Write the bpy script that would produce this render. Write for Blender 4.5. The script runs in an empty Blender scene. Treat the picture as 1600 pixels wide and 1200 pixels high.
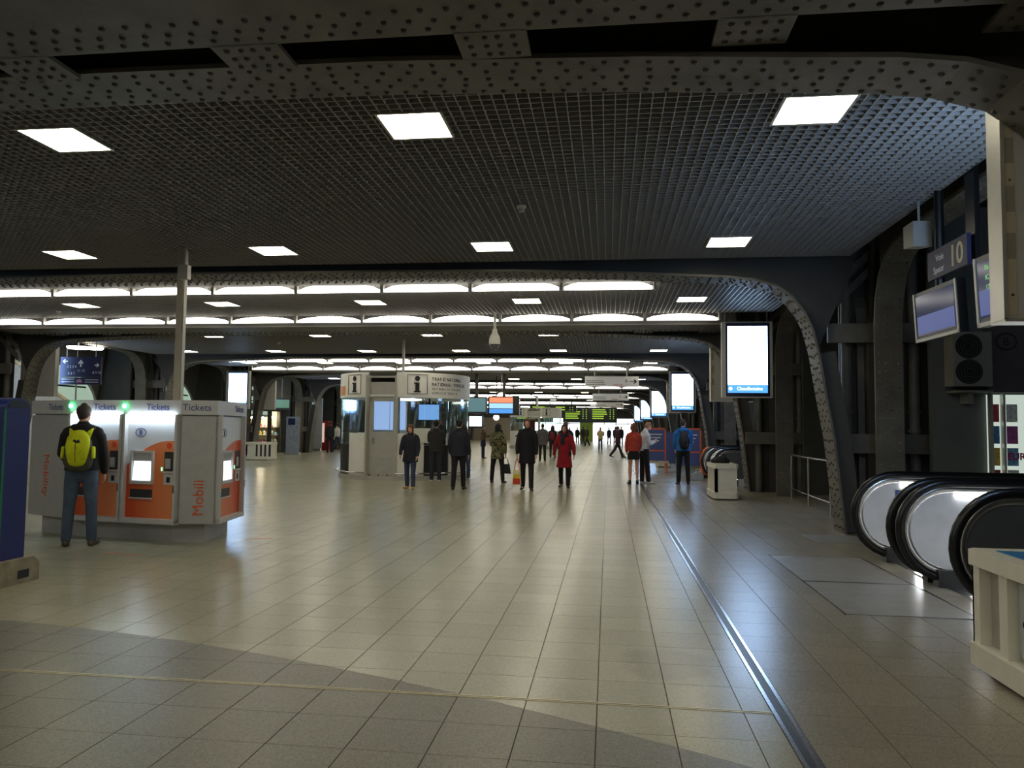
import bpy, bmesh, math, random
import numpy as np
from mathutils import Vector, Matrix
random.seed(7)
R = math.radians
scene = bpy.context.scene
col = scene.collection

# ---------------------------------------------------------------- camera
FPX = 1187.6
CAM = Vector((0, 0, 1.55)); YAW = .1262; PITCH = .0581; ROLL = .011
cd = bpy.data.cameras.new('camera'); cam = bpy.data.objects.new('camera', cd); col.objects.link(cam)
fw = Vector((-math.sin(YAW)*math.cos(PITCH), math.cos(YAW)*math.cos(PITCH), math.sin(PITCH)))
r0 = Vector((math.cos(YAW), math.sin(YAW), 0)); u0 = r0.cross(fw)
rr = r0*math.cos(ROLL)+u0*math.sin(ROLL); uu = u0*math.cos(ROLL)-r0*math.sin(ROLL)
M3 = Matrix((rr, uu, -fw)).transposed()
cam.matrix_world = Matrix.Translation(CAM) @ M3.to_4x4()
cd.sensor_fit = 'HORIZONTAL'; cd.sensor_width = 36; cd.lens = 36*FPX/1600; cd.clip_start = .05; cd.clip_end = 400
scene.camera = cam

# ---------------------------------------------------------------- world, exposure
w = bpy.data.worlds.new('world'); scene.world = w; w.use_nodes = True
w.node_tree.nodes['Background'].inputs[0].default_value = (.55, .62, .75, 1)
w.node_tree.nodes['Background'].inputs[1].default_value = .6
vs = scene.view_settings
vs.view_transform = 'Standard'; vs.look = 'None'; vs.gamma = 1; vs.use_curve_mapping = False
vs.exposure = 0.35
L_PANEL = 15.0      # square ceiling panels
L_STRIP = 5.0       # fluorescent strips
L_SCREEN = 8.0      # poster screens
L_GLOW = .25         # added unseen glow panes, right side halls

# ---------------------------------------------------------------- materials
MATS = {}
def mat(name, c, rough=.6, metal=0., var=.12, scale=8., bump=0., bscale=None, emit=None, es=0., spec=.5, alpha=None, trans=0., randobj=0.):
    if name in MATS: return MATS[name]
    m = bpy.data.materials.new(name); m.use_nodes = True
    nt = m.node_tree; b = nt.nodes['Principled BSDF']
    b.inputs['Roughness'].default_value = rough; b.inputs['Metallic'].default_value = metal
    b.inputs['Specular IOR Level'].default_value = spec
    if trans: b.inputs['Transmission Weight'].default_value = trans; b.inputs['IOR'].default_value = 1.45
    c4 = (c[0], c[1], c[2], 1)
    if var > 0:
        tc = nt.nodes.new('ShaderNodeTexCoord'); nz = nt.nodes.new('ShaderNodeTexNoise'); nz.inputs['Scale'].default_value = scale; nz.inputs['Detail'].default_value = 5
        nt.links.new(tc.outputs['Object'], nz.inputs['Vector'])
        mr = nt.nodes.new('ShaderNodeMapRange'); mr.inputs[1].default_value = .3; mr.inputs[2].default_value = .7; mr.inputs[3].default_value = 1-var; mr.inputs[4].default_value = 1+var
        nt.links.new(nz.outputs['Fac'], mr.inputs[0])
        mx = nt.nodes.new('ShaderNodeMix'); mx.data_type = 'RGBA'; mx.blend_type = 'MULTIPLY'; mx.inputs[0].default_value = 1
        mx.inputs[6].default_value = c4; nt.links.new(mr.outputs[0], mx.inputs[7])
        out = mx.outputs[2]
        if randobj:
            oi = nt.nodes.new('ShaderNodeObjectInfo'); m2 = nt.nodes.new('ShaderNodeMapRange'); m2.inputs[3].default_value = 1-randobj; m2.inputs[4].default_value = 1+randobj
            nt.links.new(oi.outputs['Random'], m2.inputs[0])
            mx2 = nt.nodes.new('ShaderNodeMix'); mx2.data_type = 'RGBA'; mx2.blend_type = 'MULTIPLY'; mx2.inputs[0].default_value = 1
            nt.links.new(out, mx2.inputs[6]); nt.links.new(m2.outputs[0], mx2.inputs[7]); out = mx2.outputs[2]
        nt.links.new(out, b.inputs['Base Color'])
        if bump:
            bp = nt.nodes.new('ShaderNodeBump'); bp.inputs['Strength'].default_value = bump; bp.inputs['Distance'].default_value = .01
            n2 = nt.nodes.new('ShaderNodeTexNoise'); n2.inputs['Scale'].default_value = bscale or scale*4; nt.links.new(tc.outputs['Object'], n2.inputs['Vector'])
            nt.links.new(n2.outputs['Fac'], bp.inputs['Height']); nt.links.new(bp.outputs[0], b.inputs['Normal'])
    else:
        b.inputs['Base Color'].default_value = c4
    if emit is not None:
        b.inputs['Emission Color'].default_value = (emit[0], emit[1], emit[2], 1); b.inputs['Emission Strength'].default_value = es
    MATS[name] = m
    return m
def s2l(*c): return tuple((v/255/12.92 if v/255 <= .04045 else ((v/255+.055)/1.055)**2.4) for v in c)

def floor_mat(name, c, speck, rough, dark):
    """terrazzo stone: fine light and dark chips, worn patches, tile-to-tile variation"""
    m = bpy.data.materials.new(name); m.use_nodes = True; nt = m.node_tree; b = nt.nodes['Principled BSDF']; N = nt.nodes.new; L = nt.links.new
    tc = N('ShaderNodeNewGeometry')
    v = N('ShaderNodeTexVoronoi'); v.inputs['Scale'].default_value = 130; L(tc.outputs['Position'], v.inputs['Vector'])
    mr = N('ShaderNodeMapRange'); mr.inputs[3].default_value = 1-speck; mr.inputs[4].default_value = 1+speck
    sp = N('ShaderNodeSeparateColor'); L(v.outputs['Color'], sp.inputs[0]); L(sp.outputs[0], mr.inputs[0])
    nz = N('ShaderNodeTexNoise'); nz.inputs['Scale'].default_value = .7; nz.inputs['Detail'].default_value = 2; L(tc.outputs['Position'], nz.inputs['Vector'])
    m2 = N('ShaderNodeMapRange'); m2.inputs[1].default_value = .1; m2.inputs[2].default_value = .9; m2.inputs[3].default_value = .9; m2.inputs[4].default_value = 1.1; L(nz.outputs['Fac'], m2.inputs[0])
    at = N('ShaderNodeAttribute'); at.attribute_name = 'tint'
    m3 = N('ShaderNodeMapRange'); m3.inputs[3].default_value = .95; m3.inputs[4].default_value = 1.05; L(at.outputs['Fac'], m3.inputs[0])
    p = N('ShaderNodeMath'); p.operation = 'MULTIPLY'; L(mr.outputs[0], p.inputs[0]); L(m2.outputs[0], p.inputs[1])
    p2 = N('ShaderNodeMath'); p2.operation = 'MULTIPLY'; L(p.outputs[0], p2.inputs[0]); L(m3.outputs[0], p2.inputs[1])
    mx = N('ShaderNodeMix'); mx.data_type = 'RGBA'; mx.blend_type = 'MULTIPLY'; mx.inputs[0].default_value = 1; mx.inputs[6].default_value = (*c, 1); L(p2.outputs[0], mx.inputs[7])
    # worn dark stain beside the expansion joint, a shape of its own
    sx = N('ShaderNodeVectorMath'); sx.operation = 'SUBTRACT'; sx.inputs[1].default_value = (.42, 5.25, 0); L(tc.outputs['Position'], sx.inputs[0])
    sm = N('ShaderNodeVectorMath'); sm.operation = 'MULTIPLY'; sm.inputs[1].default_value = (1.9, 1.55, 0); L(sx.outputs[0], sm.inputs[0])
    ln = N('ShaderNodeVectorMath'); ln.operation = 'LENGTH'; L(sm.outputs[0], ln.inputs[0])
    n3 = N('ShaderNodeTexNoise'); n3.inputs['Scale'].default_value = 3.5; n3.inputs['Detail'].default_value = 4; L(tc.outputs['Position'], n3.inputs['Vector'])
    ad = N('ShaderNodeMath'); ad.operation = 'ADD'; L(ln.outputs['Value'], ad.inputs[0]); L(n3.outputs['Fac'], ad.inputs[1])
    ms = N('ShaderNodeMapRange'); ms.inputs[1].default_value = .95; ms.inputs[2].default_value = 1.2; ms.inputs[3].default_value = .84; ms.inputs[4].default_value = 1; L(ad.outputs[0], ms.inputs[0])
    mz = N('ShaderNodeMix'); mz.data_type = 'RGBA'; mz.blend_type = 'MULTIPLY'; mz.inputs[0].default_value = 1; L(mx.outputs[2], mz.inputs[6]); L(ms.outputs[0], mz.inputs[7])
    L(mz.outputs[2], b.inputs['Base Color'])
    b.inputs['Roughness'].default_value = rough
    b.inputs['Specular IOR Level'].default_value = .5
    MATS[name] = m
    return m
def emis(name, c, s):
    return mat(name, (.04, .04, .04), .4, var=0, emit=c, es=s)

steel_paint = mat('grey_steel_paint', s2l(103, 100, 92), .55, var=.2, scale=3, bump=.15, bscale=30)
steel_dark = mat('dark_steel_paint', s2l(72, 70, 67), .65, var=.2, scale=2)
void_black = mat('ceiling_void', s2l(34, 33, 32), .9, var=.1)
lattice_m = mat('lattice_grey', s2l(150, 146, 140), .45, metal=0., var=0)
light_m = emis('panel_light', (1, .92, .7), L_PANEL)
strip_m = emis('strip_light', (1, .95, .84), L_STRIP)
chrome = mat('brushed_steel', (.62, .62, .62), .22, metal=1, var=.06, scale=20)
alu = mat('aluminium', s2l(190, 188, 180), .38, metal=.6, var=.05)
lgrey = mat('light_grey_panel', s2l(176, 174, 168), .45, var=.05)
white_p = mat('white_laminate', s2l(226, 224, 210), .4, var=.04)
black_p = mat('black_plastic', s2l(24, 24, 26), .35, var=.1)
rubber = mat('black_rubber', s2l(14, 14, 15), .28, var=.1)
navy = mat('navy_panel', s2l(30, 32, 74), .5, var=.08)
white_ink = mat('white_ink', s2l(225, 225, 225), .6, var=0)
blue_ink = mat('blue_ink', s2l(60, 84, 150), .6, var=0)
orange_ink = mat('orange_ink', s2l(225, 95, 45), .6, var=0)
black_ink = mat('black_ink', s2l(22, 22, 24), .6, var=0)
grey_ink = mat('grey_ink', s2l(70, 70, 72), .6, var=0)
floor_light = floor_mat('stone_tile', s2l(167, 164, 139), .12, .25, 0)
floor_grey = floor_mat('stone_tile_grey', s2l(150, 145, 130), .16, .27, 0)
floor_dark = floor_mat('stone_tile_dark', s2l(122, 119, 106), .28, .36, 0)
grout = mat('grout', s2l(78, 74, 66), .8, var=.15)
screen_white = emis('screen_white', (.42, .64, 1), L_SCREEN)
screen_blue = emis('screen_blue', (.08, .34, .95), 1.2)
glass_m = mat('clear_glass', (.85, .95, .93), .03, var=0, trans=1.)
def camo_mat(name, cs):
    m = bpy.data.materials.new(name); m.use_nodes = True; nt = m.node_tree; b = nt.nodes['Principled BSDF']; b.inputs['Roughness'].default_value = .85
    tc = nt.nodes.new('ShaderNodeTexCoord'); nz = nt.nodes.new('ShaderNodeTexNoise'); nz.inputs['Scale'].default_value = 11; nz.inputs['Detail'].default_value = 1.5; nt.links.new(tc.outputs['Object'], nz.inputs['Vector'])
    cr = nt.nodes.new('ShaderNodeValToRGB'); cr.color_ramp.interpolation = 'CONSTANT'; e = cr.color_ramp.elements
    e[0].position = 0; e[0].color = (*s2l(*cs[0]), 1); e[1].position = .45; e[1].color = (*s2l(*cs[1]), 1); q = e.new(.55); q.color = (*s2l(*cs[2]), 1)
    nt.links.new(nz.outputs['Fac'], cr.inputs[0]); nt.links.new(cr.outputs[0], b.inputs['Base Color']); return m
skin_m = mat('skin', s2l(214, 160, 132), .55, var=.05)

# ---------------------------------------------------------------- mesh helpers
class MB:
    def __init__(s): s.v = []; s.f = []; s.m = []
    def add(s, vs, fs, mi=0):
        o = len(s.v); s.v += [tuple(v) for v in vs]; s.f += [tuple(i+o for i in f) for f in fs]; s.m += [mi]*len(fs)
    BF = ((0, 3, 2, 1), (4, 5, 6, 7), (0, 1, 5, 4), (1, 2, 6, 5), (2, 3, 7, 6), (3, 0, 4, 7))
    def box(s, x0, x1, y0, y1, z0, z1, mi=0):
        s.add([(x0, y0, z0), (x1, y0, z0), (x1, y1, z0), (x0, y1, z0), (x0, y0, z1), (x1, y0, z1), (x1, y1, z1), (x0, y1, z1)], MB.BF, mi)
        return s
    def obox(s, o, a, b, c, mi=0):
        """box from corner o with edge vectors a, b, c"""
        o, a, b, c = Vector(o), Vector(a), Vector(b), Vector(c)
        if a.cross(b).dot(c) < 0: a, b = b, a
        s.add([o, o+a, o+a+b, o+b, o+c, o+a+c, o+a+b+c, o+b+c], MB.BF, mi); return s
    def prism(s, poly, d, mi=0):
        """closed planar polygon (3D points) extruded by vector d"""
        d = Vector(d); p = [Vector(q) for q in poly]; n = len(p)
        nrm = Vector((0, 0, 0))
        for i in range(n): nrm += p[i].cross(p[(i+1) % n])
        if nrm.dot(d) > 0: p.reverse()
        s.add(p+[q+d for q in p], [tuple(range(n)), tuple(range(2*n-1, n-1, -1))]+[(i, i+n, (i+1) % n+n, (i+1) % n) for i in range(n)], mi); return s
    def tube(s, pts, r, n=10, mi=0, closed=False, ry=None, hint=None):
        pts = [Vector(p) for p in pts]; k = len(pts); rings = []
        rs = r if isinstance(r, (list, tuple)) else [r]*k
        up = Vector(hint) if hint else None
        for i in range(k):
            t = (pts[(i+1) % k]-pts[i-1]) if closed else (pts[min(i+1, k-1)]-pts[max(i-1, 0)])
            t.normalize()
            h = up if up is not None else (Vector((0, 0, 1)) if abs(t.z) < .9 else Vector((1, 0, 0)))
            a = t.cross(h).normalized(); b = t.cross(a)
            q = rs[i]; q2 = q if ry is None else ry
            rings.append([pts[i]+a*(math.cos(2*math.pi*j/n)*q)+b*(math.sin(2*math.pi*j/n)*q2) for j in range(n)])
        V = [v for g in rings for v in g]; F = []
        for i in range(k if closed else k-1):
            i2 = (i+1) % k
            for j in range(n): F.append((i*n+j, i*n+(j+1) % n, i2*n+(j+1) % n, i2*n+j))
        if not closed: F += [tuple(range(n-1, -1, -1)), tuple(range((k-1)*n, k*n))]
        s.add(V, F, mi); return s
    def lathe(s, c, prof, n=24, mi=0, a0=0, a1=2*math.pi):
        """profile of (radius, z) about the vertical through c"""
        full = abs(a1-a0-2*math.pi) < 1e-6; m = n if full else n+1
        V = []
        for (q, z) in prof:
            for j in range(m):
                a = a0+(a1-a0)*j/n; V.append((c[0]+q*math.cos(a), c[1]+q*math.sin(a), c[2]+z))
        F = []
        for i in range(len(prof)-1):
            for j in range(n): F.append((i*m+j, i*m+(j+1) % m, (i+1)*m+(j+1) % m, (i+1)*m+j))
        if full:
            if prof[0][0] > 1e-5: F.append(tuple(range(n-1, -1, -1)))
            if prof[-1][0] > 1e-5: F.append(tuple(range((len(prof)-1)*m, len(prof)*m)))
        s.add(V, F, mi); return s
    def mesh(s, name, mats, smooth=False):
        me = bpy.data.meshes.new(name); me.from_pydata(s.v, [], s.f)
        for m in (mats if isinstance(mats, (list, tuple)) else [mats]): me.materials.append(m)
        if len(me.materials) > 1: me.polygons.foreach_set('material_index', s.m)
        if smooth:
            me.polygons.foreach_set('use_smooth', [True]*len(me.polygons))
            me.set_sharp_from_angle(angle=R(40))
        me.update(); return me
    def build(s, name, mats, parent=None, smooth=False, kind=None):
        o = bpy.data.objects.new(name, s.mesh(name, mats, smooth)); col.objects.link(o)
        if parent is not None: o.parent = parent; o.matrix_parent_inverse = parent_inv(parent)
        if kind: o['kind'] = kind
        return o
def wm(o):
    return (wm(o.parent) @ o.matrix_parent_inverse @ o.matrix_basis) if o.parent else o.matrix_basis.copy()
def parent_inv(p): return wm(p).inverted()
def tag(o, label=None, cat=None, group=None, kind=None):
    if label: o['label'] = label
    if cat: o['category'] = cat
    if group: o['group'] = group
    if kind: o['kind'] = kind
    return o
def empty(name, loc, label=None, cat=None, group=None, kind=None, rz=0):
    o = bpy.data.objects.new(name, None); col.objects.link(o); o.location = loc; o.rotation_euler = (0, 0, rz); o.empty_display_size = .1
    return tag(o, label, cat, group, kind)
def copy_tree(o, parent=None):
    c = o.copy(); col.objects.link(c)
    if parent is not None: c.parent = parent
    for ch in o.children: copy_tree(ch, c)
    return c
TEXTS = []
def text(name, s, size, loc, right, up, m, parent, align='CENTER', bold=0., depth=.002, sx=1.):
    """lettering as a thin raised mesh; loc = anchor at the baseline"""
    cu = bpy.data.curves.new(name, 'FONT'); cu.body = s; cu.size = size; cu.align_x = align; cu.extrude = depth; cu.offset = bold; cu.resolution_u = 3
    right, up = Vector(right).normalized(), Vector(up).normalized(); nrm = right.cross(up)
    X = Matrix((right*sx, up, nrm)).transposed().to_4x4(); X.translation = Vector(loc)
    TEXTS.append((name, cu, X, m, parent))
REMESH = []
ordn = ['zeroth', 'first', 'second', 'third', 'fourth', 'fifth', 'sixth', 'seventh', 'eighth', 'ninth', 'tenth', 'eleventh', 'twelfth', 'thirteenth', 'fourteenth']

# ================================================================ THE HALL
P = 15.05          # the structural bays repeat every 15.05 m
XC = -6.8          # centre line of the hall
YEND = 98.0
XL, XR = -18.0, 4.4
def mir(x): return 2*XC-x

# ---------------------------------------------------------------- floor
floor = tag(MB().box(-30, 14, -6, YEND+4, -.3, -.004).build('floor', grout), 'pale stone tiled concourse floor', None, kind='structure')
T = .4; JX = -.0557; CHX = .9525
def dark_y(x): d = x+.93; return 4.49-.4223*d-.0386*d*d
cells = []
def clip(poly, f):
    out = []
    for i in range(len(poly)):
        a, b = poly[i], poly[(i+1) % len(poly)]; fa, fb = f(a), f(b)
        if fa >= 0: out.append(a)
        if (fa >= 0) != (fb >= 0): t = fa/(fa-fb); out.append((a[0]+(b[0]-a[0])*t, a[1]+(b[1]-a[1])*t))
    return out
def tile_mesh(mb, poly):
    n = len(poly); mb.add([(x, y, 0) for x, y in poly]+[(x, y, -.012) for x, y in poly], [tuple(range(n))]+[(i, i+n, (i+1) % n+n, (i+1) % n) for i in range(n)])
pieces = []
hatch = (2.0, 3.1, 6.87, 9.94); grate = (2.88, 3.82, 11.2, 12.0)
def inside(x0, x1, y0, y1, b): return x0 < b[1] and x1 > b[0] and y0 < b[3] and y1 > b[2]
def cut_rect(x0, x1, y0, y1, b):
    out = []
    if not inside(x0, x1, y0, y1, b): return [(x0, x1, y0, y1)]
    if x0 < b[0]: out.append((x0, b[0], y0, y1))
    if x1 > b[1]: out.append((b[1], x1, y0, y1))
    cx0, cx1 = max(x0, b[0]), min(x1, b[1])
    if y0 < b[2]: out.append((cx0, cx1, y0, b[2]))
    if y1 > b[3]: out.append((cx0, cx1, b[3], y1))
    return [q for q in out if q[1]-q[0] > .02 and q[3]-q[2] > .02]
nx0 = int((-26-JX)/T); 
YT0 = 4.43
for iy in range(-20, int((YEND-YT0)/T)+2):
    y0, y1 = YT0+iy*T, YT0+(iy+1)*T
    for ix in range(nx0, 3):
        x0, x1 = JX+ix*T, min(JX+(ix+1)*T, CHX-.05)
        if x1-x0 < .03: continue
        if x0 < XL-.2 and y0 > 45: continue
        pieces.append(('L', x0, x1, y0, y1))
    for ix in range(0, 21):
        x0, x1 = CHX+.05+ix*T, CHX+.05+(ix+1)*T; o = .2 if ix % 2 else 0
        if x0 > XR+.3 and (y0 > 45): continue
        for q in cut_rect(x0, x1, y0+o, y1+o, hatch):
            for q2 in cut_rect(*q, grate): pieces.append(('G', *q2))
polys = []
g, gy = .0028, .0016
for k, x0, x1, y0, y1 in pieces:
    pl = [(x0+g, y0+gy), (x1-g, y0+gy), (x1-g, y1-gy), (x0+g, y1-gy)]
    if k == 'L' and y1 < 8 and y0 < max(dark_y(x0), dark_y(x1))+.01 and x0 > -9:
        ya, yb = dark_y(x0), dark_y(x1)
        fl = lambda p: p[1]-(ya+(yb-ya)*(p[0]-x0)/(x1-x0))-.0006
        fd = lambda p: -(p[1]-(ya+(yb-ya)*(p[0]-x0)/(x1-x0)))-.0006
        a = clip(pl, fl); b = clip(pl, fd)
        if len(a) > 2: polys.append(('L', a))
        if len(b) > 2: polys.append(('D', b))
    else:
        polys.append(('D' if (k == 'L' and y1 < 8 and x0 <= -9) else k, pl))
def vis(p):
    x = sum(q[0] for q in p)/len(p); y = sum(q[1] for q in p)/len(p)
    return y > 3.55 and -.9*y-.3 < x < .53*y+.3, math.hypot(x, y)
near = sorted([(vis(p)[1], i) for i, (k, p) in enumerate(polys) if vis(p)[0]])[:300]
nearset = {i for d, i in near}
FM = {'L': floor_light, 'G': floor_grey, 'D': floor_dark}
rest = {'L': MB(), 'G': MB(), 'D': MB()}
for i, (k, p) in enumerate(polys):
    if i in nearset:
        mb = MB(); tile_mesh(mb, p); o = mb.build('tile', FM[k], floor)
        a = o.data.attributes.new('tint', 'FLOAT', 'FACE'); v = random.random(); a.data.foreach_set('value', [v]*len(o.data.polygons))
    else:
        tile_mesh(rest[k], p)
for k, nme in (('L', 'pale_tiles'), ('G', 'grey_tiles'), ('D', 'dark_tiles')):
    o = rest[k].build(nme, FM[k], floor, kind='stuff')
    a = o.data.attributes.new('tint', 'FLOAT', 'FACE'); n = len(o.data.polygons)
    a.data.foreach_set('value', np.repeat(np.random.RandomState(3).rand(n//5+1), 5)[:n].astype(np.float32))
# expansion joint rails
tr = empty('trim_1', (CHX, 3, 0), 'long steel expansion joint running down the concourse floor', None, kind='structure')
for dx in (-.047, .025): MB().box(CHX+dx, CHX+dx+.022, 1, 40, -.01, .003).build('rail', chrome, tr)
MB().box(CHX-.025, CHX+.025, 1, 40, -.01, -.003).build('seal', black_p, tr)
tr = empty('trim_2', (-4, 4.43, 0), 'thin double brass strip crossing the floor near the camera', None, kind='structure')
brass = mat('worn_brass', s2l(200, 190, 160), .35, metal=.8, var=.1)
for dy in (-.016, .006): MB().box(-12, CHX-.05, 4.43+dy, 4.43+dy+.010, -.01, .0025).build('rail', brass, tr)
MB().box(-12, CHX-.05, 4.424, 4.436, -.01, -.001).build('seal', black_p, tr)
# floor hatches in front of the escalators, ribbed mat
hp = mat('hatch_stone', s2l(150, 147, 140), .33, var=.12, scale=5)
for n, (y0, y1) in enumerate(((6.87, 8.3), (8.31, 9.94))):
    h = empty('floor_hatch', (2.55, (y0+y1)/2, 0), ['nearest grey floor hatch plate before the escalators', 'farthest grey floor hatch plate before the escalators'][n], 'floor hatch', 'floor hatches by the escalators')
    MB().box(2.02, 3.08, y0+.015, y1-.015, -.01, .002).build('plate', hp, h)
    f = MB()
    for b in ((2.0, 2.016, y0, y1), (3.084, 3.1, y0, y1), (2.0, 3.1, y0, y0+.012), (2.0, 3.1, y1-.012, y1)): f.box(*b, -.01, .004)
    f.build('frame', chrome, h)
gm = empty('entrance_mat', (3.35, 11.6, 0), 'ribbed metal floor mat beside the curved riveted leg', 'floor mat')
MB().box(grate[0], grate[1], grate[2], grate[3], -.012, -.006).build('tray', steel_dark, gm)
for i in range(21): MB().box(grate[0]+.01, grate[1]-.01, grate[2]+.01+i*.038, grate[2]+.03+i*.038, -.008, .003).build('rib', alu, gm)

# ---------------------------------------------------------------- portal girders
prof_r = [(3.56, 0), (3.41, 1.44), (3.30, 2.09), (3.20, 2.75), (3.11, 3.13), (3.0, 3.38), (2.82, 3.62), (2.6, 3.79), (2.25, 3.90), (1.85, 3.95), (1.1, 3.99), (.2, 4.04), (-1.6, 4.10), (-4, 4.12)]
prof = prof_r+[(XC, 4.13)]+[(mir(x), z) for x, z in reversed(prof_r)]
def offs(pts, d):
    out = []
    for i, p in enumerate(pts):
        a = pts[max(i-1, 0)]; b = pts[min(i+1, len(pts)-1)]
        t = Vector((b[0]-a[0], b[1]-a[1])).normalized(); n = Vector((t.y, -t.x))   # right turn: outwards
        out.append((p[0]+n.x*d, p[1]+n.y*d))
    return out
def band(mb, a, b, y0, y1, mi=0):
    """solid strip between two profile polylines a (inner) and b (outer) over y0..y1"""
    n = len(a); V = [(x, y0, z) for x, z in a]+[(x, y1, z) for x, z in a]+[(x, y0, z) for x, z in b]+[(x, y1, z) for x, z in b]; F = []
    for i in range(n-1):
        F += [(i, i+1, n+i+1, n+i), (2*n+i, 3*n+i, 3*n+i+1, 2*n+i+1), (i, 2*n+i, 2*n+i+1, i+1), (n+i, n+i+1, 3*n+i+1, 3*n+i)]
    F += [(0, n, 3*n, 2*n), (n-1, 3*n-1, 4*n-1, 2*n-1)]
    mb.add(V, F, mi)
def along(pts, step):
    """points and tangents every step metres along a polyline"""
    acc = 0; nxt = step/2
    for i in range(len(pts)-1):
        a, b = Vector(pts[i]), Vector(pts[i+1]); L = (b-a).length
        while nxt <= acc+L:
            t = (nxt-acc)/L; yield a+(b-a)*t, (b-a).normalized(); nxt += step
        acc += L
def rivet(mb, c, n, r=.023, h=.016):
    n = Vector(n).normalized(); a = n.cross(Vector((.3, .9, .2))).normalized(); b = n.cross(a); c = Vector(c)
    V = [c+a*(r*math.cos(k*math.pi/3))+b*(r*math.sin(k*math.pi/3)) for k in range(6)]+[c+n*h+a*(r*.55*math.cos(k*math.pi/3))+b*(r*.55*math.sin(k*math.pi/3)) for k in range(6)]
    mb.add(V, [(k, (k+1) % 6, (k+1) % 6+6, k+6) for k in range(6)]+[tuple(range(6, 12))])
sgn = 1
def make_portal(flip):
    """flange next to the wide bay, batten plates and openings, then a riveted plate; flip mirrors along the hall. local y=0 is the wide-bay edge, growing away from it"""
    e = -1 if flip else 1
    root = empty('portal_girder', (0, 0, 0), kind='structure')
    def yy(a, b): return (min(e*a, e*b), max(e*a, e*b))
    mb = MB(); band(mb, prof, offs(prof, .035), *yy(0, .54)); mb.build('flange', steel_paint, root)
    mb = MB(); inn = offs(prof, .035); out = [(x, 4.95) if 0 < i < len(prof)-1 and z > 3.3 else None for i, (x, z) in enumerate(inn)]
    # web plate: legs as a tapering box, spandrel and beam up to the ceiling
    web = MB(); leg_o = offs(prof, .30)
    top = [p for p in inn if p[1] > 3.0]
    n0 = next(i for i, p in enumerate(inn) if p[1] > 2.7)
    for sl in (slice(0, n0+1), slice(len(inn)-n0-1, len(inn))): band(web, inn[sl], leg_o[sl], *yy(.12, .42))
    core = inn[n0:len(inn)-n0]
    upper = [(p[0]+(.9 if p[0] > 2.4 else -.9 if p[0] < mir(2.4) else 0)*max(0, min(1, (4.0-p[1])/.8)), 4.95) for p in core]
    band(web, core, upper, *yy(.24, .30)); web.build('web', steel_dark, root)
    # battens between the openings and the second plate
    zb = 4.10 if flip else 4.22; ln_ = 2.15 if flip else 1.5
    bt = [2.56-1.66*i for i in range(12)]
    for x in bt: MB().box(x-.235, x+.235, *yy(.56, .92), zb-.03, zb).build('batten', steel_paint, root)
    MB().box(mir(3.0), 3.0, *yy(.90, ln_), zb-.03, zb).build('soffit_plate', steel_paint, root)
    MB().box(mir(3.0), 3.0, *yy(ln_-.05, ln_), zb, 4.95).build('back_web', steel_dark, root)
    rv = MB(); rows = (.05, .15, .25, .36, .47)
    for j, r_ in enumerate(rows):
        for p, t in along([(x, z) for x, z in prof], (.15, .19, .165, .19, .15)[j]):
            rivet(rv, (p.x, e*r_, p.y), (t.y*-1 if False else -t.y, 0, t.x) if (-t.y*(XC-p.x)+t.x*(0-p.y)) > 0 else (t.y, 0, -t.x))
    for x in bt:
        for dx in (-.15, -.05, .05, .15):
            for dy in (.62, .73, .84): rivet(rv, (x+dx+random.uniform(-.01, .01), e*dy, zb-.03), (0, 0, -1))
    for j, dy in enumerate((.98, 1.08, 1.2)):
        for q in np.arange(mir(3.0)+.1+.06*(j % 2), 2.95, .16): rivet(rv, (q, e*dy, zb-.03), (0, 0, -1))
    rv.build('rivets', steel_dark, root, kind='stuff')
    return root
ga = make_portal(True)     # stands at the near end of a wide bay (local y=0 is its far edge)
gb = make_portal(False)
NP = 7
for k in range(NP):
    for base, y in ((ga, 5.55), (gb, 12.15)):
        if y+P*k > YEND-1: continue
        o = base if k == 0 else copy_tree(base)
        o.location = (0, y+P*k, 0)
        n = 2*k+(1 if base is ga else 2)
        o['label'] = '%s riveted grey steel portal girder from the camera, spanning the concourse' % ordn[n] if n > 1 else 'nearest riveted grey steel girder overhead with dark rectangular openings'

# ---------------------------------------------------------------- ceiling: slab and open-cell lattice
ceil = tag(MB().box(-30, 14, -6, YEND+4, 4.96, 5.2).build('ceiling', void_black), 'black void above the open-cell ceiling', None, kind='structure')
ZC = 4.235
lightX = [1.69-3.4*i for i in range(6)]
def lattice(x0, x1, y0, y1, holes):
    mb = MB(); t = .0045
    def bar(p, q0, q1, alongy):
        segs = [(q0, q1)]
        for (hx, hy) in holes:
            c, d = (hx, hy) if alongy else (hy, hx)
            if abs(p-c) < .285:
                segs = [s for a, b in segs for s in ((a, min(b, d-.29)), (max(a, d+.29), b)) if s[1]-s[0] > .02]
        for a, b in segs:
            if alongy: V = [(p-t, a, ZC), (p+t, a, ZC), (p+t, b, ZC), (p-t, b, ZC), (p-t, a, ZC+.05), (p+t, a, ZC+.05), (p+t, b, ZC+.05), (p-t, b, ZC+.05)]
            else: V = [(a, p-t, ZC), (b, p-t, ZC), (b, p+t, ZC), (a, p+t, ZC), (a, p-t, ZC+.05), (b, p-t, ZC+.05), (b, p+t, ZC+.05), (a, p+t, ZC+.05)]
            mb.add(V, MB.BF)
    x = x0
    while x <= x1: bar(x, y0, y1, True); x += .1
    y = y0+.03
    while y <= y1: bar(y, x0, x1, False); y += .1
    return mb.mesh('lattice', lattice_m)
la = lattice(mir(3.65), 3.65, 5.58, 12.03, [(x, y) for x in lightX for y in (6.47, 10.99)])
lb = lattice(mir(3.65), 3.65, 14.0, 17.7, [(x, 15.81) for x in lightX])
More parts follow.
